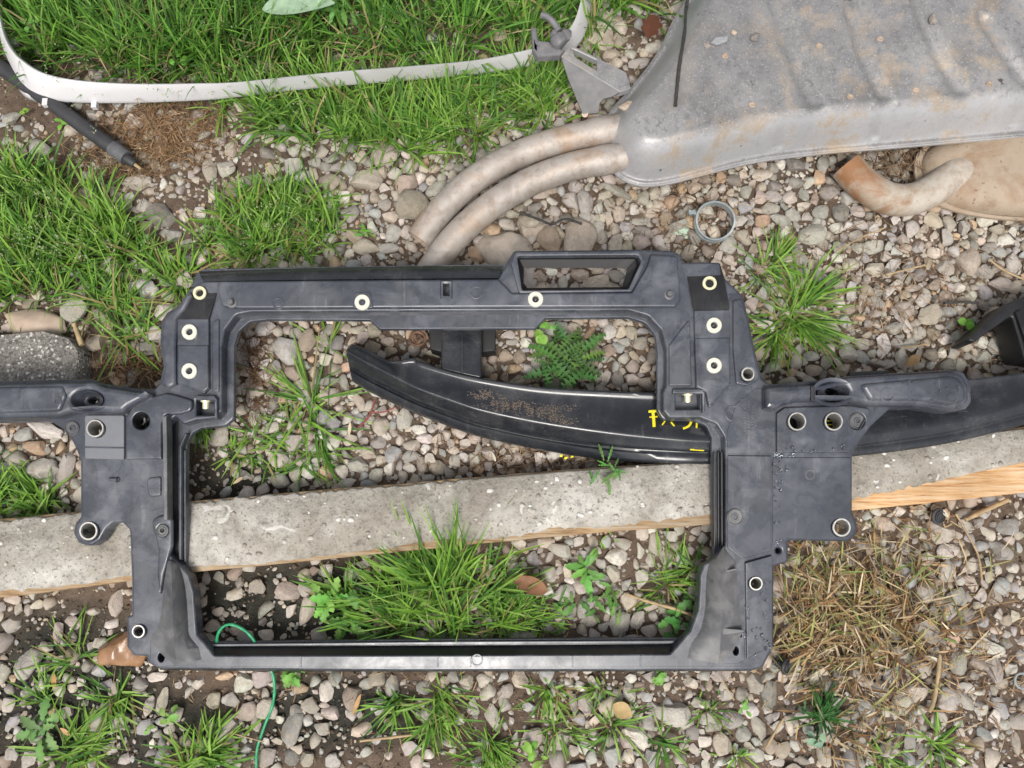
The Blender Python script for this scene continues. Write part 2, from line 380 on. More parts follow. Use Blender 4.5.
# ================================================================ stones
def ico(sub):
    bm = bmesh.new(); bmesh.ops.create_icosphere(bm, subdivisions=sub, radius=1.0); bm.verts.ensure_lookup_table()
    V = np.array([v.co[:] for v in bm.verts]); F = np.array([[v.index for v in f.verts] for f in bm.faces]); bm.free(); return V, F
ICO = {k: ico(k) for k in (1, 2, 3, 4)}
def stone_shape(sub, r, angular):
    V, F = ICO[sub]; V = V.copy()
    for _ in range(r.integers(6, 12)):
        nrm = r.normal(size=3) * (1, 1, .7); nrm /= np.linalg.norm(nrm); off = r.uniform(.42, .86)
        d = V @ nrm - off; m = d > 0
        V[m] -= np.outer(d[m], nrm) * angular
    ph = r.uniform(0, 6, 6)
    rad = 1 + .07 * np.sin(2.3 * V[:, 0] + ph[0]) * np.cos(2.1 * V[:, 1] + ph[1]) + .05 * np.sin(4.1 * V[:, 2] + 3.3 * V[:, 0] + ph[2]) + .025 * np.sin(9 * V[:, 1] + 7 * V[:, 0] + ph[3])
    V *= rad[:, None]; V -= (V.max(0) + V.min(0)) / 2; V /= np.abs(V).max(0)
    return V, F
SR = np.random.default_rng(3)
VAR = {s: [stone_shape(s, SR, SR.choice([.75, .95, 1.0])) for _ in range(16 if s < 3 else 14)] for s in (1, 2, 3)}
STONE_ME = [np_mesh('stone', V, F, MAT['stone'], angle=33) for V, F in VAR[3]]
PAL = dict(g=(.375, .350, .308), b=(.425, .370, .302), d=(.245, .228, .200), t=(.42, .30, .20), p=(.405, .358, .312), w=(.52, .488, .43), k=(.318, .312, .298), n=(.315, .260, .205))
NAMEC = dict(g='grey', b='beige', d='dark grey', t='rusty tan', p='pinkish grey', w='pale', k='blue-grey', n='brown')
# px py length width angle colour, read off the photograph region by region
RAW = """
813 233 25 22 0 g;740 220 17 12 0 w;764 220 15 14 0 t;728 245 18 17 0 g;822 253 18 14 20 w;831 191 20 16 0 d;772 206 18 13 -20 g;795 212 16 14 0 g;775 195 17 12 0 g;735 178 15 12 0 d;714 193 13 14 0 b;746 207 15 12 0 k;782 218 22 14 20 g;822 210 16 14 0 g;843 211 18 17 45 d;806 204 16 10 0 b;839 225 14 11 20 w;825 243 12 12 0 b;864 221 16 12 0 g;858 232 15 12 0 p;877 245 20 15 0 g;854 262 15 14 0 b;878 268 18 15 0 b;818 274 12 13 0 k;805 269 13 10 0 k;802 257 15 18 20 g;787 275 16 10 0 k;762 268 16 12 0 n;814 262 12 12 40 n;831 267 12 8 0 b;729 259 12 10 0 b;741 269 11 10 0 g;746 285 10 9 0 g;735 281 9 8 0 b;744 236 17 16 0 b;759 232 12 12 0 p;776 184 14 12 0 d;797 182 15 12 30 d;774 167 12 10 0 d;797 163 20 14 0 d;837 284 18 15 0 b
907 307 19 15 50 b;890 290 13 11 -30 w;908 293 12 10 0 b;896 327 17 13 0 g;878 312 13 9 0 g;879 300 21 11 10 g;937 332 13 15 0 n;932 314 24 20 0 b;922 332 16 14 0 w;950 337 17 12 0 w;963 334 16 14 0 g;971 260 22 28 0 b;951 309 18 10 0 k;992 290 14 18 0 k;976 293 15 12 0 w;964 285 12 12 0 w;1006 281 24 14 15 g;877 268 20 14 0 b;853 262 15 13 0 b;898 283 14 12 0 g;861 316 15 7 5 t;849 322 12 22 -25 g;916 286 15 8 0 g;926 299 14 15 30 w;951 295 17 15 0 b;990 268 20 15 0 g;1019 260 16 24 0 w;1004 367 14 9 0 g;989 355 14 12 20 g;935 353 17 14 0 n;920 364 16 9 0 g;891 363 18 10 0 g;965 363 13 16 0 g;953 363 15 14 0 d;1002 344 20 20 0 g
571 199 17 19 0 g;586 200 16 25 -10 g;617 188 33 10 28 g;605 193 15 10 -25 b;610 202 11 14 0 b;620 211 13 17 -15 b;556 208 13 13 0 g;599 206 10 12 0 g;601 215 11 10 0 b;610 217 8 15 0 b;642 218 18 10 0 g;598 225 14 13 0 p;616 226 10 13 0 b;627 223 12 11 0 k;602 234 14 15 0 g;559 232 15 16 0 b;581 236 32 38 0 b;618 240 15 22 30 g;643 239 18 17 20 p;629 232 12 12 0 w;629 243 11 11 0 b;645 229 20 11 25 g;666 217 13 14 0 n;660 203 15 12 0 b;673 200 15 16 0 t;651 210 12 10 0 b;643 196 14 14 0 g;696 185 13 10 0 n;528 222 22 26 20 b;549 238 22 30 -20 n;529 277 15 22 -15 g;540 274 14 13 0 b;552 269 11 8 0 w;580 273 18 13 0 b;563 281 11 16 20 g;542 285 18 10 0 b;597 281 26 16 -15 b;612 283 17 10 0 b;616 273 17 12 35 g;625 271 9 11 0 w;599 268 13 7 0 b
385 153 29 28 0 b;360 154 12 14 0 b;366 178 32 20 8 b;406 183 22 19 0 n;413 205 31 30 20 n;436 187 24 15 -30 g;384 203 13 12 0 g;374 212 12 10 0 k;393 231 15 18 0 g;348 166 14 16 0 g;349 213 20 18 0 g;405 230 13 14 0 p;365 245 26 16 0 b;388 246 20 10 0 g;344 196 12 14 0 w;354 235 16 14 0 n;434 166 14 10 0 b
207 167 14 26 -10 b;224 167 20 18 20 g;243 179 18 15 0 b;271 167 16 10 0 b;292 164 18 18 0 g;301 174 18 12 0 w;328 180 20 18 30 n;342 183 8 12 0 n;198 212 12 14 0 w;184 241 12 10 0 g;198 143 16 7 5 g;313 159 13 10 0 g;326 196 13 12 0 w;212 192 12 12 0 b;194 167 9 9 0 p;234 158 6 6 0 w;203 228 10 9 0 w
37 147 24 22 0 g;87 197 24 36 10 n;134 180 28 17 -10 p;160 213 28 24 0 d;108 264 20 18 0 g;134 261 14 12 0 g;101 237 22 18 0 d;168 233 24 14 0 g;179 257 18 9 0 g;17 143 10 8 0 b;8 115 18 12 -10 g;97 112 8 7 0 p
72 308 24 27 25 g;123 275 14 10 0 g;111 297 12 16 20 g;144 288 24 22 20 w;179 277 24 18 0 p;164 310 22 20 0 w;152 332 16 16 0 w;137 326 12 12 0 g;144 347 20 14 0 g;91 363 13 9 0 w;156 353 9 14 0 g;156 382 9 9 0 b
42 429 36 17 15 w;20 434 18 13 -10 k;33 447 24 15 0 t;57 447 10 14 0 t;40 470 30 24 -20 w;62 470 15 38 25 g;76 465 8 11 0 b;17 460 20 18 0 g;7 476 14 10 0 b;60 492 8 9 0 w;1 430 10 14 0 b;43 486 12 8 0 w;70 443 12 14 -20 p
265 328 20 17 10 w;285 349 29 27 20 g;241 353 13 28 0 g;307 340 18 22 0 n;335 342 15 15 0 d;322 339 11 14 0 b;343 326 12 9 0 b;356 328 15 10 0 b;363 336 15 12 -20 p;372 329 16 16 40 b;351 338 9 11 0 b;330 329 15 11 0 d;293 371 17 18 20 n;281 398 13 8 0 t;255 391 17 18 30 b;328 394 21 15 10 b;358 400 10 20 -35 b;326 379 23 11 -10 d;310 358 7 7 0 t;336 357 11 14 0 n;334 368 14 12 0 n;346 366 11 10 0 t;253 417 13 19 -15 p;322 417 13 19 15 k;332 423 15 14 -20 k;346 417 13 13 0 g;297 415 11 11 0 g;306 423 13 14 0 n;318 433 13 14 0 w;282 384 10 9 0 n;287 329 10 11 0 p;295 333 14 14 30 d;298 384 14 12 0 b;258 407 16 8 30 d;271 402 12 14 0 d;330 442 17 16 10 w;217 437 22 18 -10 g;249 433 12 10 0 g;371 346 16 14 20 n;343 430 11 12 0 g;349 440 14 12 0 b
310 468 17 21 10 w;277 480 20 15 10 g;294 473 14 15 -30 g;239 474 19 11 10 g;293 486 10 12 0 g;260 489 12 15 25 p;346 483 18 11 -10 w;276 458 22 18 0 p;331 456 11 12 0 w;196 496 10 8 0 b;254 478 9 9 0 g;240 450 13 11 0 g;292 442 20 18 0 p;368 452 16 13 20 b;357 464 20 16 0 p;375 475 14 14 0 g;363 475 9 9 0 k;368 482 16 9 0 k;317 482 12 9 0 p;362 439 10 9 0 g
404 418 17 20 -15 g;379 425 17 20 20 b;424 438 17 11 5 w;411 445 16 11 0 b;437 438 12 11 0 b;418 429 15 10 20 w;433 428 12 9 0 g;446 434 10 11 -30 b;475 437 12 12 0 b;465 443 11 10 0 p;392 423 8 13 20 k;411 455 20 12 -5 k;393 454 17 17 0 k;381 410 11 11 0 p;425 449 10 10 0 w;434 450 7 8 0 b;453 450 11 8 0 b;377 442 17 13 -20 g;399 439 9 11 0 b;386 340 13 11 0 b;390 350 13 12 0 n;487 369 12 14 30 n;493 357 11 11 0 n;483 361 8 12 0 n
554 327 28 16 5 g;575 327 15 13 25 b;611 330 14 15 0 w;622 329 10 14 10 b;633 331 12 17 -35 b;643 329 14 10 15 k;641 342 16 14 20 g;626 340 15 9 10 g;619 345 13 12 30 k;609 349 14 13 40 n;594 340 16 8 0 n;597 348 13 10 0 n;625 357 12 11 0 g;633 365 13 14 0 b;608 358 13 7 0 g;617 365 9 12 0 k;647 366 17 10 -35 b;634 378 15 12 0 p;647 383 17 15 0 b;618 378 11 17 -15 d;623 371 7 11 0 b;626 386 7 9 0 g;633 388 6 5 0 b;573 343 16 10 -15 p;520 355 13 15 20 n;508 333 14 9 0 g;512 340 12 8 0 g;621 321 13 8 0 b;631 321 8 8 0 b;529 379 14 9 0 n;506 354 14 13 0 n;591 330 8 17 35 t
437 467 17 15 -10 b;421 465 11 17 0 b;389 469 11 16 -15 w;402 476 10 13 -20 p;430 459 13 11 20 w;463 470 10 9 0 k;475 458 12 15 0 g;454 460 11 13 0 g;463 457 9 10 0 w;381 460 11 11 0 b;366 452 15 13 0 b
617 557 22 18 0 w;614 575 13 18 0 b;587 608 17 23 15 g;564 594 22 18 0 g;603 582 15 15 0 g;560 550 25 15 10 g;656 544 14 23 -15 g;683 560 16 18 -20 g;620 624 22 22 0 g;639 620 14 18 15 g;605 628 12 12 0 g;593 542 11 13 0 b;606 541 11 13 0 k;584 556 15 10 15 k;579 542 10 10 0 g;590 550 11 10 40 g;577 560 10 7 0 b;652 559 9 16 0 p;669 571 11 14 0 p;680 593 9 9 0 k;668 610 14 12 0 p;655 617 10 11 0 g;652 606 16 12 0 b;699 531 13 9 0 g;706 538 12 12 0 k;693 594 8 15 0 g;534 558 14 16 0 k;569 542 10 8 0 k;638 564 6 12 0 p;680 546 14 10 0 p;672 535 16 11 20 g;689 604 9 13 0 g;538 607 12 14 0 n;598 602 11 14 -30 n;592 621 18 12 -30 g
25 664 22 30 25 p;39 685 23 12 -40 w;55 634 11 21 -10 p;70 623 16 14 0 p;96 672 14 12 30 k;84 667 12 12 0 d;5 706 12 14 0 p;30 739 17 13 -15 p;62 713 15 12 0 p;140 729 17 16 0 k;158 704 11 28 15 b;144 708 9 20 10 p;172 717 16 17 0 p;182 745 13 16 20 b;116 723 16 20 25 g;101 686 16 11 0 k;152 679 22 9 0 w;25 760 16 18 0 p;8 755 13 14 0 g;12 732 9 8 0 w;23 694 11 9 0 w;66 679 13 9 0 g;86 698 7 6 0 t;0 675 14 20 0 p;97 645 14 12 0 w;109 624 12 10 0 w;185 693 12 10 -30 p;166 732 11 10 0 p
210 702 15 16 0 b;228 701 17 15 0 w;241 685 19 20 20 w;261 679 22 19 0 p;244 713 20 19 0 b;265 710 20 20 0 p;289 731 19 31 10 g;297 689 18 13 0 t;308 707 18 16 0 p;224 731 14 27 35 p;209 732 10 15 10 p;253 726 10 15 -20 p;222 677 19 9 -15 t;324 692 15 20 10 w;350 700 20 27 20 n;305 723 10 11 0 w;292 751 17 9 10 b;305 762 13 14 0 b;331 763 15 14 0 w;313 743 12 15 0 b;228 760 13 17 0 g;375 679 17 18 -10 b;265 759 18 18 0 g;289 759 16 14 30 d;244 751 11 9 -30 k;375 708 10 14 30 g;313 682 12 12 0 g
379 707 15 17 40 w;505 692 16 14 0 p;473 709 12 22 0 g;493 720 14 28 -20 p;533 739 24 19 0 p;458 721 12 11 0 w;520 681 16 18 0 b;466 683 14 16 0 b;503 677 11 12 0 k;387 724 9 9 0 b;516 742 8 15 -20 w;555 692 11 16 0 g;404 710 7 11 0 g;529 708 13 10 0 k;387 758 8 7 0 p;452 753 7 6 0 p;392 736 7 6 0 w
675 717 42 25 5 g;670 706 11 15 -20 k;609 707 20 22 30 b;586 706 16 20 -25 p;574 706 9 21 -15 p;630 694 13 20 -15 w;619 699 11 18 -15 p;638 740 20 29 -35 w;585 747 14 19 -20 w;562 744 14 20 15 p;614 759 17 20 -15 k;654 761 15 18 0 k;628 744 17 15 30 p;648 724 15 15 0 g;709 719 18 14 0 g;715 727 18 15 -20 g;735 721 22 19 0 g;723 745 18 22 -25 b;693 734 13 14 0 d;706 706 14 9 10 w;698 703 9 12 30 p;729 697 13 12 0 g;724 677 19 12 -15 p;706 677 14 10 0 g;652 678 16 11 0 p;669 688 9 11 0 b;582 687 13 10 0 w;572 675 12 7 0 p;633 679 11 10 -30 w;629 759 13 14 0 b;722 764 13 10 0 w;735 763 13 12 0 w;597 723 13 11 -30 b;595 736 11 12 0 w;593 760 12 16 15 g;686 748 10 7 0 p;706 743 14 11 0 w;569 684 12 9 25 g;690 696 8 10 0 g;708 758 9 12 -20 p
772 697 16 28 0 d;752 712 20 15 30 w;762 730 13 26 -20 b;746 736 15 17 10 g;757 686 18 19 20 p;769 662 11 15 15 b;759 757 16 13 -10 w;829 729 17 15 0 g;799 746 13 15 15 w;817 747 14 9 0 b;835 741 18 13 0 b;868 745 14 20 0 p;890 751 18 16 0 p;849 721 12 15 0 p;779 764 15 9 0 g;745 754 12 8 0 w;734 763 12 10 0 w;854 630 18 18 0 p;772 720 9 9 0 d;812 732 11 9 0 g;872 686 14 13 0 p;885 692 18 14 0 p
931 630 31 25 15 g;920 694 23 18 0 b;950 701 22 26 -30 g;968 702 26 15 40 g;904 705 20 22 -30 b;998 671 16 25 -10 g;983 664 16 15 0 b;961 664 17 23 0 g;1006 709 13 22 -30 k;999 718 12 15 0 w;986 710 13 14 0 w;1008 727 17 11 0 w;989 737 13 16 -20 k;984 746 11 13 0 n;945 758 12 15 0 d;913 761 12 16 0 k;926 753 10 14 0 d;913 745 12 16 0 g;966 763 13 12 0 w;1021 746 9 22 0 b;970 689 17 11 0 w;905 655 15 22 -30 g;886 646 18 16 20 g;1016 670 12 11 0 w;1010 644 13 12 0 d;1000 631 12 7 0 b;941 721 17 18 0 g;894 753 15 14 0 p;896 675 20 15 -20 k;927 671 15 15 0 p;1000 692 8 9 0 p;881 690 20 16 0 p;965 747 9 9 0 w;984 694 13 6 10 w;1011 635 12 8 0 g
942 533 30 23 0 b;915 524 16 15 -35 b;930 559 17 13 0 w;949 572 19 22 -15 g;952 551 24 16 -15 w;969 526 18 12 20 g;1009 527 21 16 0 k;1005 552 21 19 10 g;1017 568 14 10 0 w;1006 587 17 16 30 k;998 596 13 17 0 p;910 549 11 12 0 k;898 547 11 11 40 k;837 551 15 14 0 g;904 511 14 10 0 w;852 560 14 17 0 g;908 562 14 13 0 g;959 597 19 18 0 k;984 546 17 10 0 k;961 535 9 8 0 b;1019 617 10 12 0 b;1001 614 9 11 0 g;871 525 9 10 0 w;924 510 14 10 0 b;1013 578 9 9 0 b;929 546 14 11 0 k;888 540 9 12 0 k;853 576 13 10 0 p;993 578 9 12 0 b
254 587 16 14 0 p;285 592 25 20 -10 p;288 611 9 15 25 p;305 611 14 30 10 b;324 571 15 13 0 w;349 575 13 16 20 w;361 564 14 8 0 g;199 603 9 14 0 b;210 627 16 13 0 p;214 613 12 9 0 p;206 639 14 8 20 p;377 562 14 12 0 g;267 625 6 7 0 p;364 600 14 12 0 n;90 612 14 8 -10 p;7 600 16 10 0 b;33 605 13 9 -10 b;115 602 14 28 15 p
600 28 24 24 0 b;612 52 16 14 20 b;622 40 14 12 0 n;640 60 22 12 -25 g;660 25 18 14 0 n;540 88 24 20 0 b;585 95 10 10 0 g;618 60 12 12 0 b;655 12 16 10 0 d
"""
HAND = []
for line in RAW.strip().splitlines():
    for e in line.split(';'):
        q = e.split(); HAND.append((float(q[0]), float(q[1]), float(q[2]), float(q[3]), float(q[4]), q[5]))
HAND.sort(key=lambda h: -h[2] * h[3])
NIND = 285
PLANK = [(-60, 526), (0, 519), (190, 501), (380, 485), (560, 470), (700, 460), (860, 444), (1090, 420), (1090, 486), (1024, 493), (850, 511), (715, 524), (560, 536), (380, 554), (190, 573), (0, 598), (-60, 605)]
SLAB = [(-70, 333), (0, 334), (45, 330), (72, 338), (82, 352), (80, 375), (70, 392), (-70, 396)]
NOSTONE = [PLANK, SLAB]
RUSTY_C = (1040, 150)
def place_phrase(px, py):
    if py > 500:
        if px > 778: return 'right of the panel foot' if py < 640 else 'in bottom right corner'
        if py < 645 and 185 < px < 715: return 'in opening below plank'
        if py > 655: return 'left of the green wire' if px < 262 else 'below the bottom rail' if px < 545 else 'below the right foot'
        return 'by the left foot'
    if py > 310 and 230 < px < 665: return 'left of the beam tip' if px < 345 else 'below the crash beam' if py > 395 else 'above the crash beam'
    if 515 < px < 635 and py > 262: return 'in the top rail window'
    if px > 690: return 'under the muffler' if py < 240 else 'above the right wing'
    if px > 480: return 'between pipes and top rail' if py > 150 else 'behind the muffler bracket'
    if px > 330: return 'left of the pipe ends'
    if py > 400: return 'left above the plank'
    return 'left of the panel'
placed = []     # x, y, r
gravel_parts = []    # V, F, col
SHADE = random.Random(11)
def shade(c):
    k = SHADE.uniform(.82, 1.15); return tuple(min(.75, max(.02, v * k * SHADE.uniform(.96, 1.04))) for v in c)
def rot(yaw, tx, ty): return np.array(Euler((tx, ty, yaw)).to_matrix())
def add_gravel(sub, idx, x, y, a, b, h, yaw, tx, ty, z, c):
    V, F = VAR[sub][idx % len(VAR[sub])]
    gravel_parts.append(((V * (a, b, h)) @ rot(yaw, tx, ty).T + (x, y, z), F, c))
labels_used = {}
for i, (px, py, L, Wd, ang, ck) in enumerate(HAND):
    p = P(px, py, .010); dist = (CAMH) / -ray(px, py)[2]; m = 1.06 * dist / FPX / 2
    a, b = L * m, Wd * m
    h = min(a, b) * SHADE.uniform(.58, .8); g = float(gz(p.x, p.y)); z = g + h * (.42 if py < 505 else .22)
    yaw = -math.radians(ang) + SHADE.choice((0, math.pi)); tx, ty = SHADE.uniform(-.15, .15), SHADE.uniform(-.15, .15)
    placed.append((p.x, p.y, math.sqrt(a * b)))
    c = shade(PAL[ck])
    if i < NIND:
        o = link('stone', STONE_ME[SHADE.randrange(len(STONE_ME))], None, (p.x, p.y, z))
        o.scale = (a, b, h); o.rotation_euler = (tx, ty, yaw); o.color = (*c, 1)
        size = 'large' if L * Wd > 520 else 'medium' if L * Wd > 260 else 'small'
        shp = 'elongated' if max(L, Wd) / min(L, Wd) > 1.6 else 'rounded'
        lab = f'{size} {NAMEC[ck]} {shp} stone {place_phrase(px, py)}'
        tag(o, lab, 'stone'); labels_used.setdefault(lab, []).append((px, o))
    else:
        add_gravel(2, SHADE.randrange(16), p.x, p.y, a, b, h, yaw, tx, ty, z, c)

ORD = ['leftmost', 'second from left', 'third from left', 'fourth from left', 'fifth from left', 'sixth from left', 'seventh from left', 'eighth from left', 'ninth from left', 'tenth from left']
NUM = 'zero one two three four five six seven eight nine ten eleven twelve'.split()
for lab, lst in labels_used.items():
    if len(lst) > 1:
        lst.sort(key=lambda q: q[0])
        for r_, (px, o) in enumerate(lst):
            w_ = 'rightmost' if r_ == len(lst) - 1 else ORD[min(r_, 9)]
            o['label'] = lab + ', ' + w_ + ' of ' + NUM[min(len(lst), 12)]; o['group'] = lab.replace(' stone ', ' stones ')
def ell(px, py, cx, cy, rx, ry): return ((px - cx) / rx) ** 2 + ((py - cy) / ry) ** 2 < 1
def density(px, py):
    if ell(px, py, 860, 610, 80, 62): return .18
    if ell(px, py, 240, 480, 62, 28): return .35
    if 225 < px < 725 and 300 < py < 505: return 1.0
    if px > 470 and 110 < py < 470: return 1.0
    if px > 560 and py < 110: return .6
    if px < 100 and 400 < py < 525: return .8
    if 185 < px < 400 and 500 < py < 650: return .22
    if 400 <= px < 720 and 500 < py < 650: return .55
    if ell(px, py, 430, 735, 75, 40): return .12
    if px > 545 and py > 640: return .62 if px < 780 else .5
    if px >= 780 and py > 490: return .5
    if py > 590: return .24
    if 330 < px < 480 and 140 < py < 300: return .85
    if 180 < px <= 330 and 130 < py < 270: return .5
    if py < 110: return .12
    return .3
CELL = .03; hashg = {}
def hput(x, y, r): hashg.setdefault((int(x // CELL), int(y // CELL)), []).append((x, y, r))
def hfree(x, y, r, k):
    i, j = int(x // CELL), int(y // CELL)
    for u in (i - 1, i, i + 1):
        for v in (j - 1, j, j + 1):
            for (a, b, c) in hashg.get((u, v), ()):
                if (a - x) ** 2 + (b - y) ** 2 < (k * (r + c)) ** 2: return False
    return True
for q in placed: hput(*q)
GR = random.Random(5)
X0, X1, Y0, Y1 = -.95, .95, -.34, 1.02
count = 0; CRND = {}
def cellrand(x, y, r):
    k = (int(x // .016), int(y // .016), r < .0034)
    if k not in CRND: CRND[k] = GR.random()
    return CRND[k]
for (r0, r1, tries, k) in ((.0115, .0140, 2500, .90), (.0092, .0115, 9000, .84), (.0070, .0092, 18000, .80), (.0050, .0070, 24000, .78), (.0034, .0050, 30000, .8), (.0020, .0034, 34000, .72)):
    for _ in range(tries):
        x, y, r = GR.uniform(X0, X1), GR.uniform(Y0, Y1), GR.uniform(r0, r1)
        px, py = project(x, y, .008)
        if cellrand(x, y, r) > density(px, py) * (1 if r > .005 else 1.2): continue
        if any(in_poly(px, py, q) for q in NOSTONE): continue
        if not hfree(x, y, r, k): continue
        hput(x, y, r); e = GR.uniform(1.0, 1.28); a, b = r * e, r / e * 1.02; h = min(a, b) * GR.uniform(.6, .85)
        dk = density(px, py)
        ck = GR.choices('gbdtpwkn', (30, 24, 10, 5, 12, 10, 9, 10) if py < 520 else (24, 22, 11, 4, 18, 9, 9, 11))[0]
        add_gravel(2 if r > .0062 else 1, GR.randrange(16), x, y, a, b, h, GR.uniform(0, 6.28), GR.uniform(-.3, .3), GR.uniform(-.3, .3), float(gz(x, y)) + h * (.45 if dk > .7 else .08), shade(PAL[ck]))
        count += 1
def flush_parts(name, parts, mat, label, angle=None, cat=None):
    off = 0; Vs = []; Fs = []; Cs = []
    for V, F, c in parts:
        Vs.append(V); Fs.append(F + off); off += len(V); Cs.append(np.tile(np.array(c), (len(V), 1)))
    o = link(name, np_mesh(name, np.concatenate(Vs), np.concatenate(Fs), mat, np.concatenate(Cs), angle=angle))
    return tag(o, label, cat, None, 'stuff')
print('gravel stones', count)
flush_parts('gravel', gravel_parts, MAT['gravel'], 'loose grey and beige gravel of small pebbles covering the soil', 36)
# soil crumbs and grit
N = 30000
cx = rng.uniform(X0, X1, N); cy = rng.uniform(Y0, Y1, N); cr = rng.uniform(.0007, .0026, N) * np.where(rng.random(N) < .15, 1.5, 1)
V0, F0 = ICO[1][0], ICO[1][1]
bm = bmesh.new(); bmesh.ops.create_icosphere(bm, subdivisions=1, radius=1.0); bm.free()
OV = np.array([[1, 0, 0], [-1, 0, 0], [0, 1, 0], [0, -1, 0], [0, 0, 1], [0, 0, -1]], float); OF = np.array([[0, 2, 4], [2, 1, 4], [1, 3, 4], [3, 0, 4], [2, 0, 5], [1, 2, 5], [3, 1, 5], [0, 3, 5]])
S = rng.uniform(.6, 1.3, (N, 6, 3)) * OV[None]; th = rng.uniform(0, 6.28, N); cth, sth = np.cos(th), np.sin(th)
VX = (S[..., 0] * cth[:, None] - S[..., 1] * sth[:, None]) * cr[:, None] + cx[:, None]; VY = (S[..., 0] * sth[:, None] + S[..., 1] * cth[:, None]) * cr[:, None] + cy[:, None]
VZ = S[..., 2] * cr[:, None] * .8 + (gz(cx, cy) + cr * .35)[:, None]
pal = np.array([(.11, .082, .06), (.19, .145, .11), (.29, .245, .20), (.40, .36, .31), (.07, .053, .04)]); cc = pal[rng.choice(5, N, p=[.34, .28, .18, .08, .12])] * rng.uniform(.8, 1.2, (N, 1))
o = link('soil_crumbs', np_mesh('soil_crumbs', np.stack([VX, VY, VZ], -1).reshape(-1, 3), (OF[None] + (np.arange(N) * 6)[:, None, None]).reshape(-1, 3), MAT['crumb'], np.repeat(cc, 6, 0), smooth=False))
tag(o, 'brown soil crumbs and fine grit strewn between the stones', None, None, 'stuff')

# ================================================================ single larger rocks
def rock(name, px, py, L, Wd, hgt, ang, mat, label, seed, sink=.35, ang_k=.9, color=None):
    r = np.random.default_rng(seed); V, F = stone_shape(4, r, ang_k); p = P(px, py, hgt * .6); m = (CAMH - hgt * .6) / -ray(px, py)[2] / FPX / 2
    V = V * (L * m, Wd * m, hgt / 2) + r.normal(0, .00025, V.shape)
    o = link(name, np_mesh(name, V, F, mat), None, (p.x, p.y, float(gz(p.x, p.y)) + hgt * (.5 - sink))); o.rotation_euler = (0, 0, -math.radians(ang))
    if color: o.color = (*color, 1)
    return tag(o, label, 'stone')
MAT_ROCK = NT('weathered_rock'); _n = MAT_ROCK; _a = _n.noise(35, 6, .65, .4); _b2 = _n.noise(170, 4, .7)
_c = _n.mix(1.0, _n.objcol(), _n.ramp(_a, [(.3, .68), (.5, 1.0), (.72, 1.2)]), 'MULTIPLY'); _c = _n.mix(_n.ramp(_b2, [(.66, 0.), (.73, .6)]), _c, (.14, .11, .085))
_n.set(_c, .85, 0, .3); _n.bump(_n.mix(.5, _a, _b2), .5, .003); MAT['rock'] = _n.m
rock('wet_stone', 120, 646, 46, 54, .038, 25, MAT['wetstone'], 'wet glossy brown stone beside the left foot of the panel', 21)
rock('tan_stone', 28, 320, 66, 34, .034, -4, MAT['tanstone'], 'flat tan block-shaped stone against the concrete slab at left edge', 5, .4, 1.0)
rock('boulder', 503, 244, 62, 46, .045, 10, MAT['rock'], 'big rough beige rock lying between exhaust pipe and top rail', 31, .45, .8, (.37, .32, .27))
rock('boulder', 533, 226, 38, 26, .03, 20, MAT['rock'], 'craggy beige rock just right of the big rock by the pipes', 32, .4, .95, (.40, .335, .275))
rock('boulder', 600, 32, 30, 26, .03, 30, MAT['rock'], 'crumbly light clod behind the muffler bracket next to the white strip', 33, .3, .95, (.42, .36, .29))
rock('stone_lump', 683, 231, 19, 12, .012, 10, MAT['rock'], 'pale green mottled lump beside the hose clamp', 34, .3, .9, (.42, .54, .42))
# concrete slab at the left edge
mb = MB(); sp = round_poly(SLAB, 8, 3); top = [P(x, y, .028) for x, y in sp]; n_ = len(sp)
jit = random.Random(4); low = [Vector((p.x * 1.0 + jit.uniform(-.003, .003), p.y + jit.uniform(-.004, .004), -.01)) for p in top]; mid = [Vector((p.x, p.y, .022 + jit.uniform(-.002, .002))) for p in top]
cen = sum(top, Vector()) / n_; ins = [p.lerp(cen, .06) + Vector((0, 0, .002)) for p in top]
b = mb.grid([low, mid, ins], True); mb.f.append(tuple(b + 2 * n_ + j for j in range(n_)))
tag(mb.build('concrete_slab', MAT['aggregate'], loc=(cen.x, cen.y, 0), angle=50), 'broken grey concrete slab with exposed aggregate at the left edge', 'concrete slab')
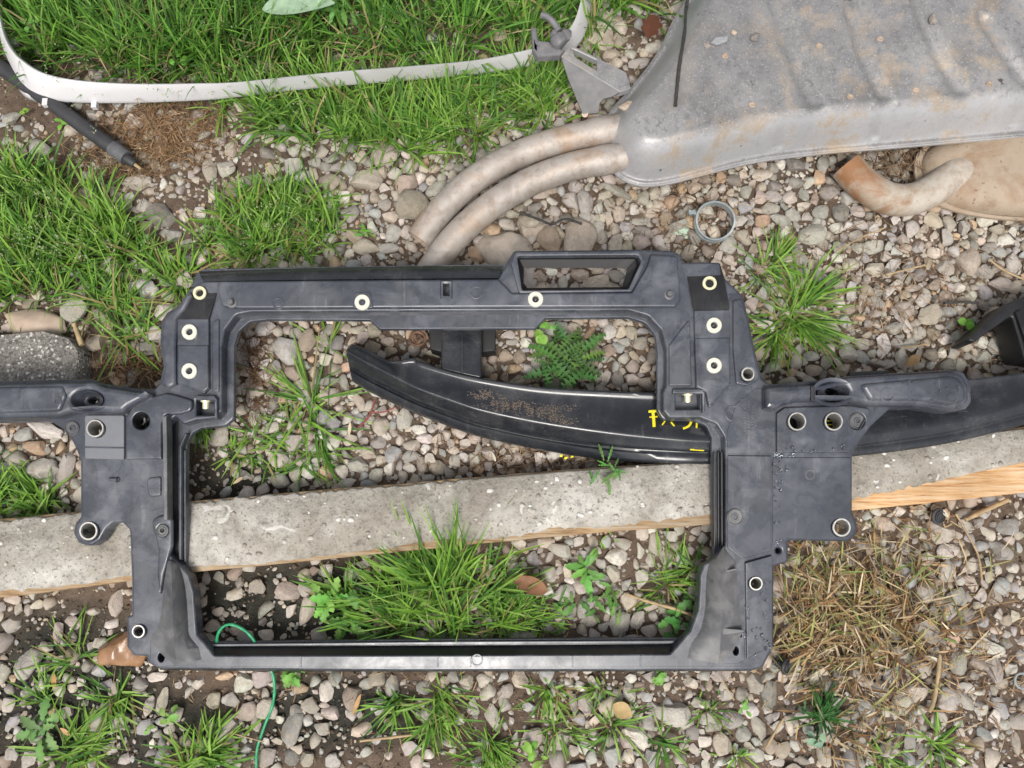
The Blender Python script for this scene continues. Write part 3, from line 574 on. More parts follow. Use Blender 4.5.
# ================================================================ prism builder (polygon with holes, stacked inset rings)
def prism(mb, poly, holes, rings, zfun, top=True, bottom=False):
    """poly/holes: XY lists in metres; rings: (inset, height); zfun(x, y, h) -> z"""
    loops = [poly if area2(poly) > 0 else poly[::-1]] + [h if area2(h) < 0 else h[::-1] for h in holes]
    ends = {}
    if mb.pr is False: mb.pr = True
    for li, lp in enumerate(loops):
        rows = []
        for d, h in rings:
            q = inset(lp, d); rows.append([(x, y, zfun(x, y, h)) for x, y in q])
        b = mb.grid(rows, True); n = len(lp)
        ends[li] = (b, b + (len(rows) - 1) * n, n, rows[0], rows[-1])
    for want, col, row in ((top, 1, 4), (bottom, 0, 3)):
        if not want: continue
        idx = []; pl = []
        for li in range(len(loops)):
            base = ends[li][col]; n = ends[li][2]; idx += list(range(base, base + n)); pl.append([Vector((p[0], p[1], 0)) for p in ends[li][row]])
        vc = []; ed = []
        for lp in pl:
            b0 = len(vc); vc += [Vector((p.x, p.y)) for p in lp]; ed += [(b0 + k, b0 + (k + 1) % len(lp)) for k in range(len(lp))]
        zz = rings[-1][1] if col == 1 else rings[0][1]
        res = geometry.delaunay_2d_cdt(vc, ed, [], 0, 1e-7)
        fl = [[(p.x, p.y) for p in lp] for lp in pl]; keep = []
        for t in res[2]:
            cx = sum(res[0][q].x for q in t) / len(t); cy = sum(res[0][q].y for q in t) / len(t)
            if in_poly(cx, cy, fl[0]) and not any(in_poly(cx, cy, h) for h in fl[1:]):
                t = tuple(t); ccw = area2([(res[0][q].x, res[0][q].y) for q in t]) > 0; keep.append(t if ccw == (col == 1) else t[::-1])
        mb.add([(v.x, v.y, zfun(v.x, v.y, zz)) for v in res[0]], keep)
WZ = lambda x, y, h: h
def bev(h0, h1, b, n=3):
    r = [(0, h0)]
    for k in range(n + 1):
        a = math.pi / 2 * k / n; r.append((b * (1 - math.cos(a)), h1 - b + b * math.sin(a)))
    return r
def wpoly(px, z): return [tuple(P(x, y, z)[:2]) for x, y in px]

# ================================================================ plank with concrete crust
pl_loc = P(430, 520, 0); plank = empty('plank', (pl_loc.x, pl_loc.y, 0), 'long wooden plank crusted with pale concrete lying under the black panel', 'plank')
def subdiv(poly, step=14):
    out = []
    for i in range(len(poly)):
        a, b = poly[i], poly[(i + 1) % len(poly)]; n = max(1, int(math.dist(a, b) / step)); out += [(a[0] + (b[0] - a[0]) * k / n, a[1] + (b[1] - a[1]) * k / n) for k in range(n)]
    return out
PR = random.Random(8)
mb = MB(); prism(mb, wpoly([(x, y + PR.uniform(-.5, .5)) for x, y in subdiv(PLANK, 22)], .042), [], bev(-.004, .042, .003), WZ); mb.build('wood_board', MAT['wood'], plank)
CR = [(-60, 527), (0, 520), (190, 502), (380, 486), (560, 471), (700, 461), (860, 445), (1090, 421), (1090, 436), (1024, 463), (975, 473), (930, 484), (905, 489), (850, 500), (790, 506), (715, 513), (680, 519), (640, 523), (600, 528), (560, 528), (520, 536), (470, 541), (440, 540), (380, 549), (300, 559), (250, 565), (190, 568), (130, 576), (60, 587), (0, 592), (-60, 600)]
edge = subdiv(CR, 5); edge = [(x, y + (PR.gauss(0, .9) if y > 478 + 0 * x and i > 0 else 0)) for i, (x, y) in enumerate(edge)]
mb = MB(); prism(mb, wpoly(edge, .047), [], [(0, .0405), (.0012, .0455), (.003, .047)], WZ); cru = mb.build('concrete_crust', MAT['crust'], plank, angle=60)
# little lumps stuck on the crust
lump = []
for k in range(170):
    px = PR.uniform(-10, 1024); t = PR.uniform(.06, .86); yt = 519 - .0925 * px; yb = 592 - .105 * px; py = yt + (yb - yt) * t
    if px > 850: py = min(py, 492 - .19 * (px - 850))
    p = P(px, py, .047); r = PR.uniform(.0012, .0042); V, F = VAR[1][k % 16]; cc = PR.choice([(.62, .60, .56), (.45, .42, .37), (.30, .27, .23)])
    lump.append(((V * (r * PR.uniform(.8, 1.5), r, r * .5)) + (p.x - pl_loc.x, p.y - pl_loc.y, .047), F, cc))
lo = flush_parts('cement_lumps', lump, MAT['gravel'], None); lo.parent = plank; lo['kind'] = 'stuff'

# ================================================================ crash beam
beam_loc = P(700, 430, 0); beam = empty('bumper_crash_beam', (beam_loc.x, beam_loc.y, 0), 'long curved black metal bumper beam passing under the right side of the panel', 'bumper beam')
S = [((352, 344), (346, 351), (352, 381)), ((369, 350), (366, 362), (368, 391)), ((391, 361), (389, 374), (392, 403)), ((413, 358), (412, 386), (412, 412)), ((420, 362), (424, 391), (424, 417)),
     ((450, 371), (452, 401), (450, 427)), ((481, 378), (483, 411), (480, 437)), ((540, 387), (540, 423), (540, 450)), ((609, 391), (600, 432), (600, 459)), ((660, 393), (660, 438), (656, 463)),
     ((720, 394), (720, 441), (720, 464)), ((790, 392), (790, 441), (790, 461)), ((860, 388), (862, 436), (858, 456)), ((950, 381), (951, 423), (945, 444)), ((1024, 373), (1024, 404), (1024, 425)), ((1090, 362), (1090, 384), (1090, 404))]
def cr1(seq, n=5): return [tuple(v) for v in smooth_path([Vector((a, b, 0)) for a, b in seq], n)]
B_, R_, L_ = (cr1([s[k] for s in S]) for k in range(3))
def lerp2(a, b, t): return (a[0] + (b[0] - a[0]) * t, a[1] + (b[1] - a[1]) * t)
rows = []
for b, r, l in zip(B_, R_, L_):
    over = min(1, max(0, (l[0] - 560) / 120)); zl = .016 + .036 * over; zr = .066 + .004 * over; zb = .060 + .004 * over
    prof = []
    prof.append(P(b[0], b[1] + 2, .012)); prof.append(P(b[0], b[1] + .3, zb - .004)); prof.append(P(*b[:2], zb - .001)); q = lerp2(b, r, .04); prof.append(P(*q, zb))
    for t, dz in ((.10, -.0025), (.18, -.0045), (.5, -.004), (.82, -.001), (.93, .0)): q = lerp2(b, r, t); prof.append(P(*q, zb + (zr - zb) * t + dz))
    prof.append(P(*r[:2], zr - .0005))
    for t, zt in ((.06, .05), (.14, .16), (.36, .34), (.44, .42), (.50, .62), (.58, .66), (.66, .60), (.86, .72), (.95, .80), (1.0, 1.0)):
        q = lerp2(r, l, t); prof.append(P(*q, zr + (zl - zr) * zt))
    rows.append(prof)
mb = MB(); bi = mb.grid(rows); n_ = len(rows[0]); mb.f.append(tuple(range(bi, bi + n_))); mb.f.append(tuple(range(len(mb.v) - n_, len(mb.v))))
beam_body = mb.build('beam', MAT['beam'], beam, angle=50)
mb = MB(); prism(mb, wpoly(round_poly([(441, 308), (481, 308), (482, 379), (471, 377), (441, 370)], 2), .056), [], bev(.0, .056, .004), WZ)
cb = mb.build('crash_box', MAT['beam'], beam)
mb = MB(); prism(mb, wpoly([(460, 312), (463, 312), (463.5, 374), (460.5, 373)], .0575), [], bev(.05, .0575, .001), WZ); mb.build('fold_seam', MAT['beam'], cb)
mb = MB(); prism(mb, wpoly([(428, 308), (442, 308), (442, 352), (430, 349)], .036), [], bev(.0, .036, .002), WZ); mb.build('mounting_flange', MAT['void'], beam)
mb = MB(); prism(mb, wpoly([(480, 308), (496, 308), (495, 351), (482, 352)], .036), [], bev(.0, .036, .002), WZ); mb.build('mounting_flange', MAT['void'], beam)
# right-hand bracket arm of the beam
mb = MB(); prism(mb, wpoly(round_poly([(967, 340), (1008, 303), (1024, 296), (1075, 286), (1075, 362), (1024, 358), (1019, 340), (1012, 316), (1004, 321), (975, 342)], 2), .060), [], bev(.014, .060, .003), WZ)
mb.build('crash_box', MAT['black_gloss'], beam)
mb = MB(); prism(mb, wpoly([(1016, 312), (1022, 309), (1040, 348), (1030, 352)], .066), [], bev(.055, .066, .002), WZ); mb.build('stiffening_rib', MAT['black_gloss'], beam)
# yellow marker writing on the beam
def beam_top_z(px, py):
    k = min(range(len(R_)), key=lambda i: abs(R_[i][0] - px)); over = min(1, max(0, (L_[k][0] - 560) / 120)); zr = .066 + .004 * over; zb = .060 + .004 * over
    t = min(1, max(0, (py - B_[k][1]) / max(1, R_[k][1] - B_[k][1])))
    dz = np.interp(t, [0, .1, .18, .5, .82, .93, 1], [0, -.0025, -.0045, -.004, -.001, 0, 0]); return zb + (zr - zb) * t + dz
STROKES = [([(648.5, 411.5), (653, 411), (658, 411)], 2.6), ([(653, 411), (653.6, 418), (654.2, 427)], 3.2), ([(649.5, 417), (657.5, 416.5)], 1.6), ([(662, 425), (665, 421)], 1.6), ([(671, 422), (674.5, 426)], 1.8),
           ([(683, 428.5), (688.5, 426), (691, 421.5), (688, 419)], 2.4), ([(696.5, 428), (697, 420)], 2.0), ([(795, 416), (799.5, 419), (799, 425)], 2.6), ([(826, 421), (839, 420.5)], 1.3), ([(826, 425), (839, 424.5)], 1.3)]
for pts, w in STROKES:
    mb = MB(); pp = [Vector((x, y, 0)) for x, y in pts]; pp = smooth_path(pp, 4); rows = []
    for i, p in enumerate(pp):
        d = (pp[min(i + 1, len(pp) - 1)] - pp[max(i - 1, 0)]).normalized(); nn = Vector((-d.y, d.x, 0)) * w / 2
        rows.append([P(q.x, q.y, beam_top_z(q.x, q.y) + hh) for q, hh in ((p - nn, .0002), (p - nn * .6, .0011), (p + nn * .6, .0011), (p + nn, .0002))])
    mb.grid(rows); mb.build('marker_stroke', MAT['yellow'], beam)
# scribble on the front face
mb = MB(); z_ = .063
mb.tube(smooth_path([P(687, 448.5, z_), P(694, 444.5, z_), P(700, 443.5, z_), P(701, 446, z_), P(696, 448.5, z_), P(690, 449.5, z_), P(704, 450.5, z_)], 4), .0008, 5); mb.build('marker_scribble', MAT['yellow'], beam)
# dry mud on the beam
mud = []
MC = [(476 + 100 * u + PR.gauss(0, 5), 398 + 20 * u + PR.gauss(0, 5)) for u in [PR.random() for _ in range(34)]]
for k in range(1300):
    mc = PR.choice(MC); px = mc[0] + PR.gauss(0, 4.5); py = mc[1] + PR.gauss(0, 2.2)
    bk = np.interp(px, [b[0] for b in B_], [b[1] for b in B_]) + 3; rg = np.interp(px, [b[0] for b in R_], [b[1] for b in R_]) - 2
    if not bk < py < rg: continue
    z = beam_top_z(px, py); p = P(px, py, z); r = PR.uniform(.0003, .0008); V, F = VAR[1][k % 16]
    mud.append(((V * (r * 1.6, r, r * .15)) + (p.x - beam_loc.x, p.y - beam_loc.y, z + .0002), F, PR.choice([(.17, .135, .108), (.13, .105, .085), (.23, .185, .15)])))
mo = flush_parts('dried_mud', mud, MAT['crumb'], None); mo.parent = beam

# ================================================================ large muffler
ml = P(800, 60, 0); muf = empty('large_muffler', (ml.x, ml.y, 0), 'big grey aluminised muffler with ribbed top and two outlet pipes', 'muffler')
ZF = .052
bot = [(606, 150), (611, 166), (622, 178), (642, 185), (668, 183), (700, 175), (740, 164.5), (770, 159), (820, 153), (880, 148), (950, 142), (1030, 135), (1110, 127)]
lef = [(606, 150), (603, 136), (606, 120), (615, 106), (628, 92), (645, 71), (661, 48), (674, 20), (690, -4), (712, -32), (742, -62)]
rig = [(1110, 127), (1085, 85), (1060, 55), (1034, 22), (1012, -4), (985, -40), (960, -70)]
topc = [(742, -62), (820, -78), (900, -80), (960, -70)]
def curve(px, N, z):
    pts = smooth_path([P(x, y, z) for x, y in px], 12); L = [0]
    for a, b in zip(pts, pts[1:]): L.append(L[-1] + (b - a).length)
    t = np.array(L) / L[-1]; A = np.array([p[:] for p in pts]); return t, A
def sample(c, u): return np.stack([np.interp(u, c[0], c[1][:, k]) for k in range(3)], -1)
cb_, cl_, cr_, ctp = (curve(q, 0, ZF) for q in (bot, lef, rig, topc))
def warp(n):
    u = np.linspace(0, 1, n); return u + .0 * u - .085 * np.sin(4 * np.pi * u) / (1) * .5 - .06 * np.sin(2 * np.pi * u)
NU, NV = 190, 150; U, Vv = warp(NU), warp(NV)
pb, pt_ = sample(cb_, U), sample(ctp, U); pl_, pr_ = sample(cl_, Vv), sample(cr_, Vv)
c00, c10, c01, c11 = pb[0], pb[-1], pt_[0], pt_[-1]
u = U[None, :, None]; v = Vv[:, None, None]
Cn = (1 - v) * pb[None] + v * pt_[None] + (1 - u) * pl_[:, None] + u * pr_[:, None] - ((1 - u) * (1 - v) * c00 + u * (1 - v) * c10 + (1 - u) * v * c01 + u * v * c11)
OUT = np.concatenate([sample(cb_, np.linspace(0, 1, 90)), sample(cr_, np.linspace(0, 1, 50))[1:], sample(ctp, np.linspace(0, 1, 40))[::-1][1:], sample(cl_, np.linspace(0, 1, 60))[::-1][1:-1]])[:, :2]
def seg_dist(Q, poly, closed=True):
    d = np.full(Q.shape[:-1], 9.)
    m = len(poly)
    for i in range(m if closed else m - 1):
        a = poly[i]; b = poly[(i + 1) % m]; ab = b - a; t = np.clip(((Q - a) @ ab) / (ab @ ab + 1e-12), 0, 1); d = np.minimum(d, np.hypot(*np.moveaxis(Q - a - t[..., None] * ab, -1, 0)))
    return d
RIBS = [([(842, -40), (851, 12), (864, 57), (882, 92), (896, 112)], .0115), ([(905, -40), (922, 20), (942, 60), (962, 90), (978, 104)], .012), ([(770, -20), (785, 35), (803, 75), (820, 112)], .014), ([(985, 20), (1010, 60), (1040, 95)], .012)]
RIBW = [(np.array([P(x, y, .112)[:2] for x, y in q]), w) for q, w in RIBS]
def sstep(x, a, b): t = np.clip((x - a) / (b - a), 0, 1); return t * t * (3 - 2 * t)
def muf_height(Q):
    d = seg_dist(Q, OUT); t = np.clip((d - .007) / .040, 0, 1)
    h = ZF + .0015 * sstep(d, .001, .003) + .056 * np.sin(t * np.pi / 2) ** 1.15 + .006 * sstep(d, .045, .16)
    inn = sstep(d, .035, .055)
    for poly, w in RIBW:
        r = seg_dist(Q, poly, False); h = h - .0072 * (1 - sstep(r, w * .25, w * 1.25)) * inn
    # pressed scallops on the side wall
    for px, py in ((782, 141), (880, 131), (952, 125), (1020, 117)):
        c = np.array(P(px, py, .085)[:2]); h = h - .007 * np.exp(-((Q[..., 0] - c[0]) / .007) ** 2 - ((Q[..., 1] - c[1]) / .014) ** 2) * sstep(d, .008, .015)
    h = h + .0012 * np.sin(31 * Q[..., 0] + 1) * np.sin(27 * Q[..., 1]) * inn
    return h
Qm = Cn[..., :2]; Hm = muf_height(Qm)
Vm = np.concatenate([Qm, Hm[..., None]], -1).reshape(-1, 3) - np.array((ml.x, ml.y, 0))
ii, jj = np.meshgrid(np.arange(NU - 1), np.arange(NV - 1)); a_ = (jj * NU + ii).ravel(); Fm = np.stack([a_, a_ + 1, a_ + 1 + NU, a_ + NU], 1)
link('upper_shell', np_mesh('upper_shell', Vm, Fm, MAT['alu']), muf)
def muf_z(px, py, z0=.115):
    p = P(px, py, z0); z = float(muf_height(np.array([[p.x, p.y]]))[0]); p = P(px, py, z); return Vector((p.x, p.y, float(muf_height(np.array([[p.x, p.y]]))[0])))
lo_ = [tuple(q) for q in OUT]
if area2(lo_) < 0: lo_ = lo_[::-1]
mb = MB(); rws = []
for d, z in ((.0, ZF + .0005), (-.0015, ZF - .001), (-.0015, ZF - .0045), (.004, ZF - .005), (.008, ZF - .006), (.05, .03), (.075, .006)): rws.append([(x, y, z) for x, y in inset(lo_, d)])
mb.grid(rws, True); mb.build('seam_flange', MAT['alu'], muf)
def open_tube(mb, pts, r, th, n=24):
    for rr in (r, r - th): mb.tube(pts, rr, n, caps=False)
    k = len(pts) * n; b = len(mb.v) - 2 * k
    for e in (0, len(pts) - 1):
        for j in range(n): mb.f.append((b + e * n + j, b + e * n + (j + 1) % n, b + k + e * n + (j + 1) % n, b + k + e * n + j))
def pipe(px, zs, r, name, par):
    pts = smooth_path([P(x, y, z) for (x, y), z in zip(px, zs)], 7); mb = MB(); open_tube(mb, pts, r, .0018); return mb.build(name, MAT['pipe'], par, angle=60), pts
zs = [.058, .057, .055, .05, .045, .038, .032]
p1_, pts1 = pipe([(632, 124), (604, 131), (562, 140), (520, 154), (478, 177), (444, 207), (419, 240)], zs, .0205, 'outlet_pipe', muf)
p2_, pts2 = pipe([(634, 155), (606, 160), (570, 167), (528, 183), (488, 208), (452, 241), (424, 281)], zs, .0210, 'outlet_pipe', muf)
for pp_, pts in ((p1_, pts1), (p2_, pts2)):
    mb = MB(); q = pts[5:11]; mb.tube([q[0].lerp(q[-1], k / 6) for k in range(7)], [.0211, .0219, .0224, .0226, .0222, .0216, .0209], 24, caps=False); mb.build('weld_collar', MAT['pipe'], pp_, angle=60)
mb = MB(); sm = [p + Vector((0, 0, 0)) for p in pts1[8:-3]]
sm = [p + (Vector((.25, .62, 1)).normalized() * .0205) for p in sm]; mb.tube(sm, .0009, 5); mb.build('weld_seam', mat_plain('weld_rust', (.22, .11, .06), .7), p1_)
# spot-weld marks and dents on the top
MAT['rustspot'] = mat_plain('rust_spot', (.36, .28, .215), .8, 0, .5, 120)
for px, py in ((819, 46), (880, 39), (850, 97), (916, 90), (989, 84), (752, 105), (725, 56)):
    p = muf_z(px, py); mb = MB(); rows = []
    for r, h in ((.0045, .0002), (.0042, .0012), (.0030, .0016), (.0022, .0006), (.0003, .0004)): rows.append([p + Vector((r * math.cos(t * .5236) * 1.15, r * math.sin(t * .5236), h)) for t in range(12)])
    mb.grid(rows, True); mb.build('spot_weld', MAT['rustspot'], muf)
# hanger bracket
def zpl(px, py): return np.interp(px, [560, 628], [.112, .096])
mb = MB(); A = round_poly([(561, 56), (571, 44.5), (626, 72), (631, 88), (620, 92)], 1.5); hole = round_poly([(571.5, 48), (597, 60), (597, 71), (575, 57)], 1)
ap = [P(x, y, zpl(x, y)) for x, y in A]; hp = [P(x, y, zpl(x, y)) for x, y in hole]
zA = lambda x, y, h: float(np.interp(x, [P(560, 56, .112).x, P(628, 80, .096).x], [.112, .096])) + h
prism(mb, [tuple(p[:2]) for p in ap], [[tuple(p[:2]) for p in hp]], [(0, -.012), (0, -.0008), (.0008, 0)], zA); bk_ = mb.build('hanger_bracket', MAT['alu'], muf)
mb = MB(); Bq = [(561, 56, .112), (620, 92, .098), (611, 97, .088), (604, 98.5, .083), (599.5, 103, .078), (598, 113, .066), (583, 114, .066), (577, 100, .078), (568, 78, .095)]
top_ = [P(x, y, z) for x, y, z in Bq]; dn = [p + Vector((0, 0, -.003)) for p in top_]; b = mb.grid([dn, top_], True); n_ = len(Bq); mb.f.append(tuple(b + n_ + j for j in range(n_))); mb.f.append(tuple(b + j for j in range(n_))[::-1])
mb.build('side_plate', mat_plain('bracket_grey', (.15, .148, .148), .5, .35, .3, 60), bk_, angle=30)
mb = MB(); mb.tube([P(577, 103, .05), P(590, 116, .045), P(603, 118, .05)], .006, 8); mb.tube([P(585, 114, .066), P(586, 117, .03)], .005, 8); mb.build('bracket_foot', MAT['pipe'], bk_)
mb = MB(); prism(mb, wpoly(round_poly([(531, 27), (536.5, 26.5), (538.5, 40), (549, 41), (556, 47), (566, 50), (560, 55), (538, 56), (532.5, 49)], 1.2), .105), [], bev(.092, .105, .003), WZ)
mb.tube(smooth_path([P(541, 15, .118), P(547, 17, .118), P(554, 23, .116), (P(559, 31, .114))], 4), [.0042] + [.005] * 11 + [.0055], 8)
for x, y, r in ((559, 41, .013), (565, 37, .010), (555, 35, .007)):
    V, F = VAR[3][int(x) % 14]; p = P(x, y, .108); mb.add([p + Vector(q) * r for q in V], [tuple(f) for f in F])
mb.build('rubber_hanger', MAT['old_rubber'], bk_, angle=45)

# twig and chips lying on the muffler
def top_tube(name, pts, r, mat, label, cat, n=7):
    mb = MB(); sp_ = smooth_path(pts, 6); mb.tube(sp_, [r * PR.uniform(.8, 1.15) for _ in sp_] if not isinstance(r, list) else list(np.interp(np.linspace(0, 1, len(sp_)), np.linspace(0, 1, len(r)), r)), n); c = sum(sp_, Vector()) / len(sp_)
    return tag(mb.build(name, mat, loc=(c.x, c.y, c.z), angle=60), label, cat)
tp = [(693, -25), (688, 0), (685, 30), (680, 60), (677, 85), (675, 107)]
top_tube('twig', [muf_z(*q) + Vector((0, 0, .0028)) for q in tp], .0026, MAT['twig'], 'thin dark twig lying across the muffler top', 'twig')
def chip(name, px, py, L, Wd, ang, c, label):
    p = muf_z(px, py); m = (CAMH - p.z) / FPX / 2 * 1.1; o = link(name, STONE_ME[int(px) % 14], None, p + Vector((0, 0, Wd * m * .35))); o.scale = (L * m, Wd * m, Wd * m * .5); o.rotation_euler = (0, 0, -math.radians(ang)); o.color = (*c, 1)
    tag(o, label, 'stone')
chip('stone_chip', 719, 42, 19, 9, -12, (.30, .31, .32), 'flat blue-grey stone chip on the muffler right of the twig')
chip('stone_chip', 707, 46, 7, 6, 0, (.33, .29, .26), 'tiny brownish pebble touching the blue-grey chip on the muffler')
chip('stone_chip', 755, 38, 12, 9, -30, (.17, .16, .155), 'small dark stone chip on the muffler near its rear')
chip('stone_chip', 734, 33, 6, 6, 0, (.52, .43, .32), 'tiny tan pebble on the muffler between two grey chips')
chip('stone_chip', 932, 20, 8, 12, 0, (.30, .27, .24), 'oval grey pebble on the right half of the muffler')
chip('stone_chip', 627, 105, 17, 11, -15, (.45, .36, .28), 'flat tan flake on the muffler above the outlet pipes')

# ================================================================ rusty muffler below
rl = P(1000, 180, 0); rm = empty('rusty_muffler', (rl.x, rl.y, 0), 'rusty beige muffler with a bent pipe sticking out below the big muffler', 'muffler')
c = P(1052, 174, .012); ax, ay, az = .205, .074, .042; rows = []
for i in range(25):
    ph = -math.pi / 2 + math.pi * i / 24; cz = math.copysign(abs(math.sin(ph)) ** .8, math.sin(ph)); rr = abs(math.cos(ph)) ** .62
    rows.append([c + Vector((ax * rr * math.copysign(abs(math.cos(t)) ** .75, math.cos(t)), ay * rr * math.copysign(abs(math.sin(t)) ** .75, math.sin(t)), az * cz)) for t in [2 * math.pi * k / 48 for k in range(48)]])
mb = MB(); mb.grid(rows, True); mb.build('body', MAT['rusty_tan'], rm, angle=70)
mb = MB(); rws = []
for k, z in ((.99, .012), (1.045, .012), (1.05, .014), (1.045, .017), (.99, .018)): rws.append([Vector((c.x + k * ax * math.copysign(abs(math.cos(t)) ** .75, math.cos(t)), c.y + (k + .02) * ay * math.copysign(abs(math.sin(t)) ** .75, math.sin(t)), z)) for t in [2 * math.pi * q / 64 for q in range(64)]])
mb.grid(rws, True); mb.build('seam_rim', MAT['rusty_tan'], rm, angle=50)
mb = MB(); pts = smooth_path([P(846, 166, .030), P(861, 182, .030), P(884, 197, .030), (P(907, 200, .030)), P(930, 192, .030), P(951, 177, .028), P(975, 166, .016), P(995, 160, .002)], 7); open_tube(mb, pts, .0242, .002, 28); bp = mb.build('bent_pipe', MAT['rusty'], rm, angle=60)
mb = MB(); q = pts[-16:-11]; mb.tube(q, [.0245, .0256, .026, .0256, .0245], 24, caps=False); mb.build('weld_collar', MAT['rusty'], bp, angle=60)

# ================================================================ hose clamp
hc = P(713, 224, .012); clamp = empty('hose_clamp', (hc.x, hc.y, 0), 'round galvanised hose clamp lying on the gravel', 'hose clamp')
R = 20.5 * 1.12 / FPX * 1.0
for r, z, tw in ((R, .0165, .006), (R * .985, .0235, .004)):
    mb = MB(); rows = []
    for i in range(41):
        t = math.radians(168) + 2 * math.pi * i / 41 * 1.0; zz = z + .004 * math.sin(t) + .0015 * math.cos(2 * t)
        rows.append([hc + Vector((rr * math.cos(t), rr * math.sin(t), -hc.z + zz + dz)) for rr, dz in ((r - .0013, -.0032), (r + .0013, -.0032), (r + .0013, .0032), (r - .0013, .0032))])
    rows.append(rows[0]); mb.grid(rows, True); mb.build('band', MAT['clamp'], clamp, angle=30)
mb = MB(); e = P(692, 213, .02); mb.box(e, (.005, .0015, 0), (-.001, .003, 0), (0, 0, .003)); mb.tube([e + Vector((-.004, .004, 0)), e + Vector((.006, -.002, .001))], .0022, 8); mb.build('clamp_ear', MAT['clamp'], clamp)

# ================================================================ white trim strip
up = [(-14, -40), (-4, 0), (3, 33), (12, 51), (23, 62), (39, 72), (59, 78), (88, 82), (137, 84.5), (200, 84), (234, 83), (285, 78), (342, 72), (409, 67), (475, 61), (529, 50), (558, 40), (573, 24), (581, 0), (586, -30)]
lw = [(-18, -30), (-8, 8), (2, 45), (11, 66), (21, 84), (36, 95), (54, 100), (84, 102.5), (137, 102.5), (200, 100), (234, 97), (285, 91), (342, 85.5), (409, 80), (475, 74), (529, 66), (566, 55), (584, 36), (591, 8), (596, -26)]
ups = smooth_path([P(x, y, .062) for x, y in up], 6); lws = smooth_path([P(x, y, .030) for x, y in lw], 6)
tl = P(250, 92, 0); trim = empty('trim_strip', (tl.x, tl.y, 0), 'long curved off-white plastic trim strip lying on edge in the grass', 'trim strip')
mb = MB(); rows = []
for a, b in zip(ups, lws):
    nn = Vector((0, .003, .003)); m = a.lerp(b, .5) + Vector((0, 0, .004))
    rows.append([a + nn * .3 + Vector((0, .004, -.008)), a + Vector((0, .002, -.001)), a, a.lerp(b, .12) + Vector((0, 0, .002)), m, a.lerp(b, .9) + Vector((0, 0, .0015)), b, b + Vector((0, .001, -.003)), b + Vector((0, .010, -.012))])
mb.grid(rows); mb.build('strip', MAT['trim'], trim, angle=45, solid=.003)
# inner second lip at the left bend
l2 = smooth_path([P(x, y, .028) for x, y in [(12, 62), (18, 80), (27, 93), (40, 98), (56, 100), (72, 101)]], 4); l3 = smooth_path([P(x, y, .014) for x, y in [(10, 66), (16, 85), (26, 98), (40, 103), (54, 105), (70, 104)]], 4)
mb = MB(); mb.grid([[a, a.lerp(b, .5) + Vector((0, 0, .002)), b] for a, b in zip(l2, l3)]); mb.build('inner_lip', MAT['trim'], trim, solid=.002)
for px, py in ((95, 105), (15, 42), (46, 103)):
    mb = MB(); q = P(px, py, .03); mb.box(q, (.004, 0, 0), (0, .006, 0), (0, 0, .004)); mb.build('clip_tab', MAT['trim'], trim)

# ================================================================ black strut rod
rd = smooth_path([P(-30, 45, .026), P(10, 74, .024), P(45, 98, .022), P(80, 124, .020), P(120, 153, .018)], 4); cc = P(60, 110, 0)
rod = empty('strut_rod', (cc.x, cc.y, 0), 'black rubber-sleeved rod poking out from under the white strip', 'rod')
mb = MB(); mb.tube(rd, [.0118] * (len(rd) - 2) + [.0116, .0105], 16); mb.build('sleeve', MAT['rubber'], rod, angle=50)
mb = MB(); mb.tube([P(113, 148, .019), P(127, 158.5, .018)], .0124, 16); mb.build('end_cap', mat_plain('grey_cap', (.11, .11, .115), .5, .1, .35, 50), rod)
mb = MB(); mb.tube([P(126, 158, .018), P(131, 161.5, .018), P(135, 164.5, .017)], [.0085, .0075, .006], 12); mb.build('threaded_tip', MAT['rubber'], rod)
mb = MB(); mb.tube([P(135, 164.5, .017), P(141, 169, .016)], [.003, .0015], 6); mb.build('rusty_end', MAT['straw_stem'], rod)

# ================================================================ green wire
wp = [(216.5, 646, .03), (218, 634, .042), (224, 626, .048), (232, 624.5, .05), (241, 628, .046), (249, 634, .04), (255, 642, .034), (262, 655, .018), (270, 668, .016), (273.5, 677, .014), (274.5, 692, .012), (272, 707, .012), (266, 722, .012), (261, 736, .012), (257, 750, .012), (256, 772, .012), (254, 800, .012)]
top_tube('green_wire', [P(*q) for q in wp], .0021, MAT['wire'], 'thin green plastic-coated wire looping under the bottom rail', 'wire', 8)
# ================================================================ radiator support panel (lies tilted: foot on the stones, head on pipes and beam)
_y1, _y2 = P(512, 670, .022).y, P(512, 270, .105).y
PK = (.105 - .022) / (_y2 - _y1); PZ0 = .022 - PK * _y1
def PQ(px, py, h=0.0):
    x, y, z = ray(px, py); t = (PZ0 + h - CAMH) / (z - PK * y); return Vector((x * t, y * t, PZ0 + PK * y * t + h))
PZ = lambda x, y, h: PZ0 + PK * y + h
def qpoly(px, h): return [tuple(PQ(x, y, h)[:2]) for x, y in px]
pc = PQ(450, 660, 0); panel = empty('radiator_support_panel', (pc.x, pc.y, 0), 'large black plastic car front panel frame lying flat in the middle', 'car panel')
MM = 1.0 / 742.0     # metres per pixel on the panel

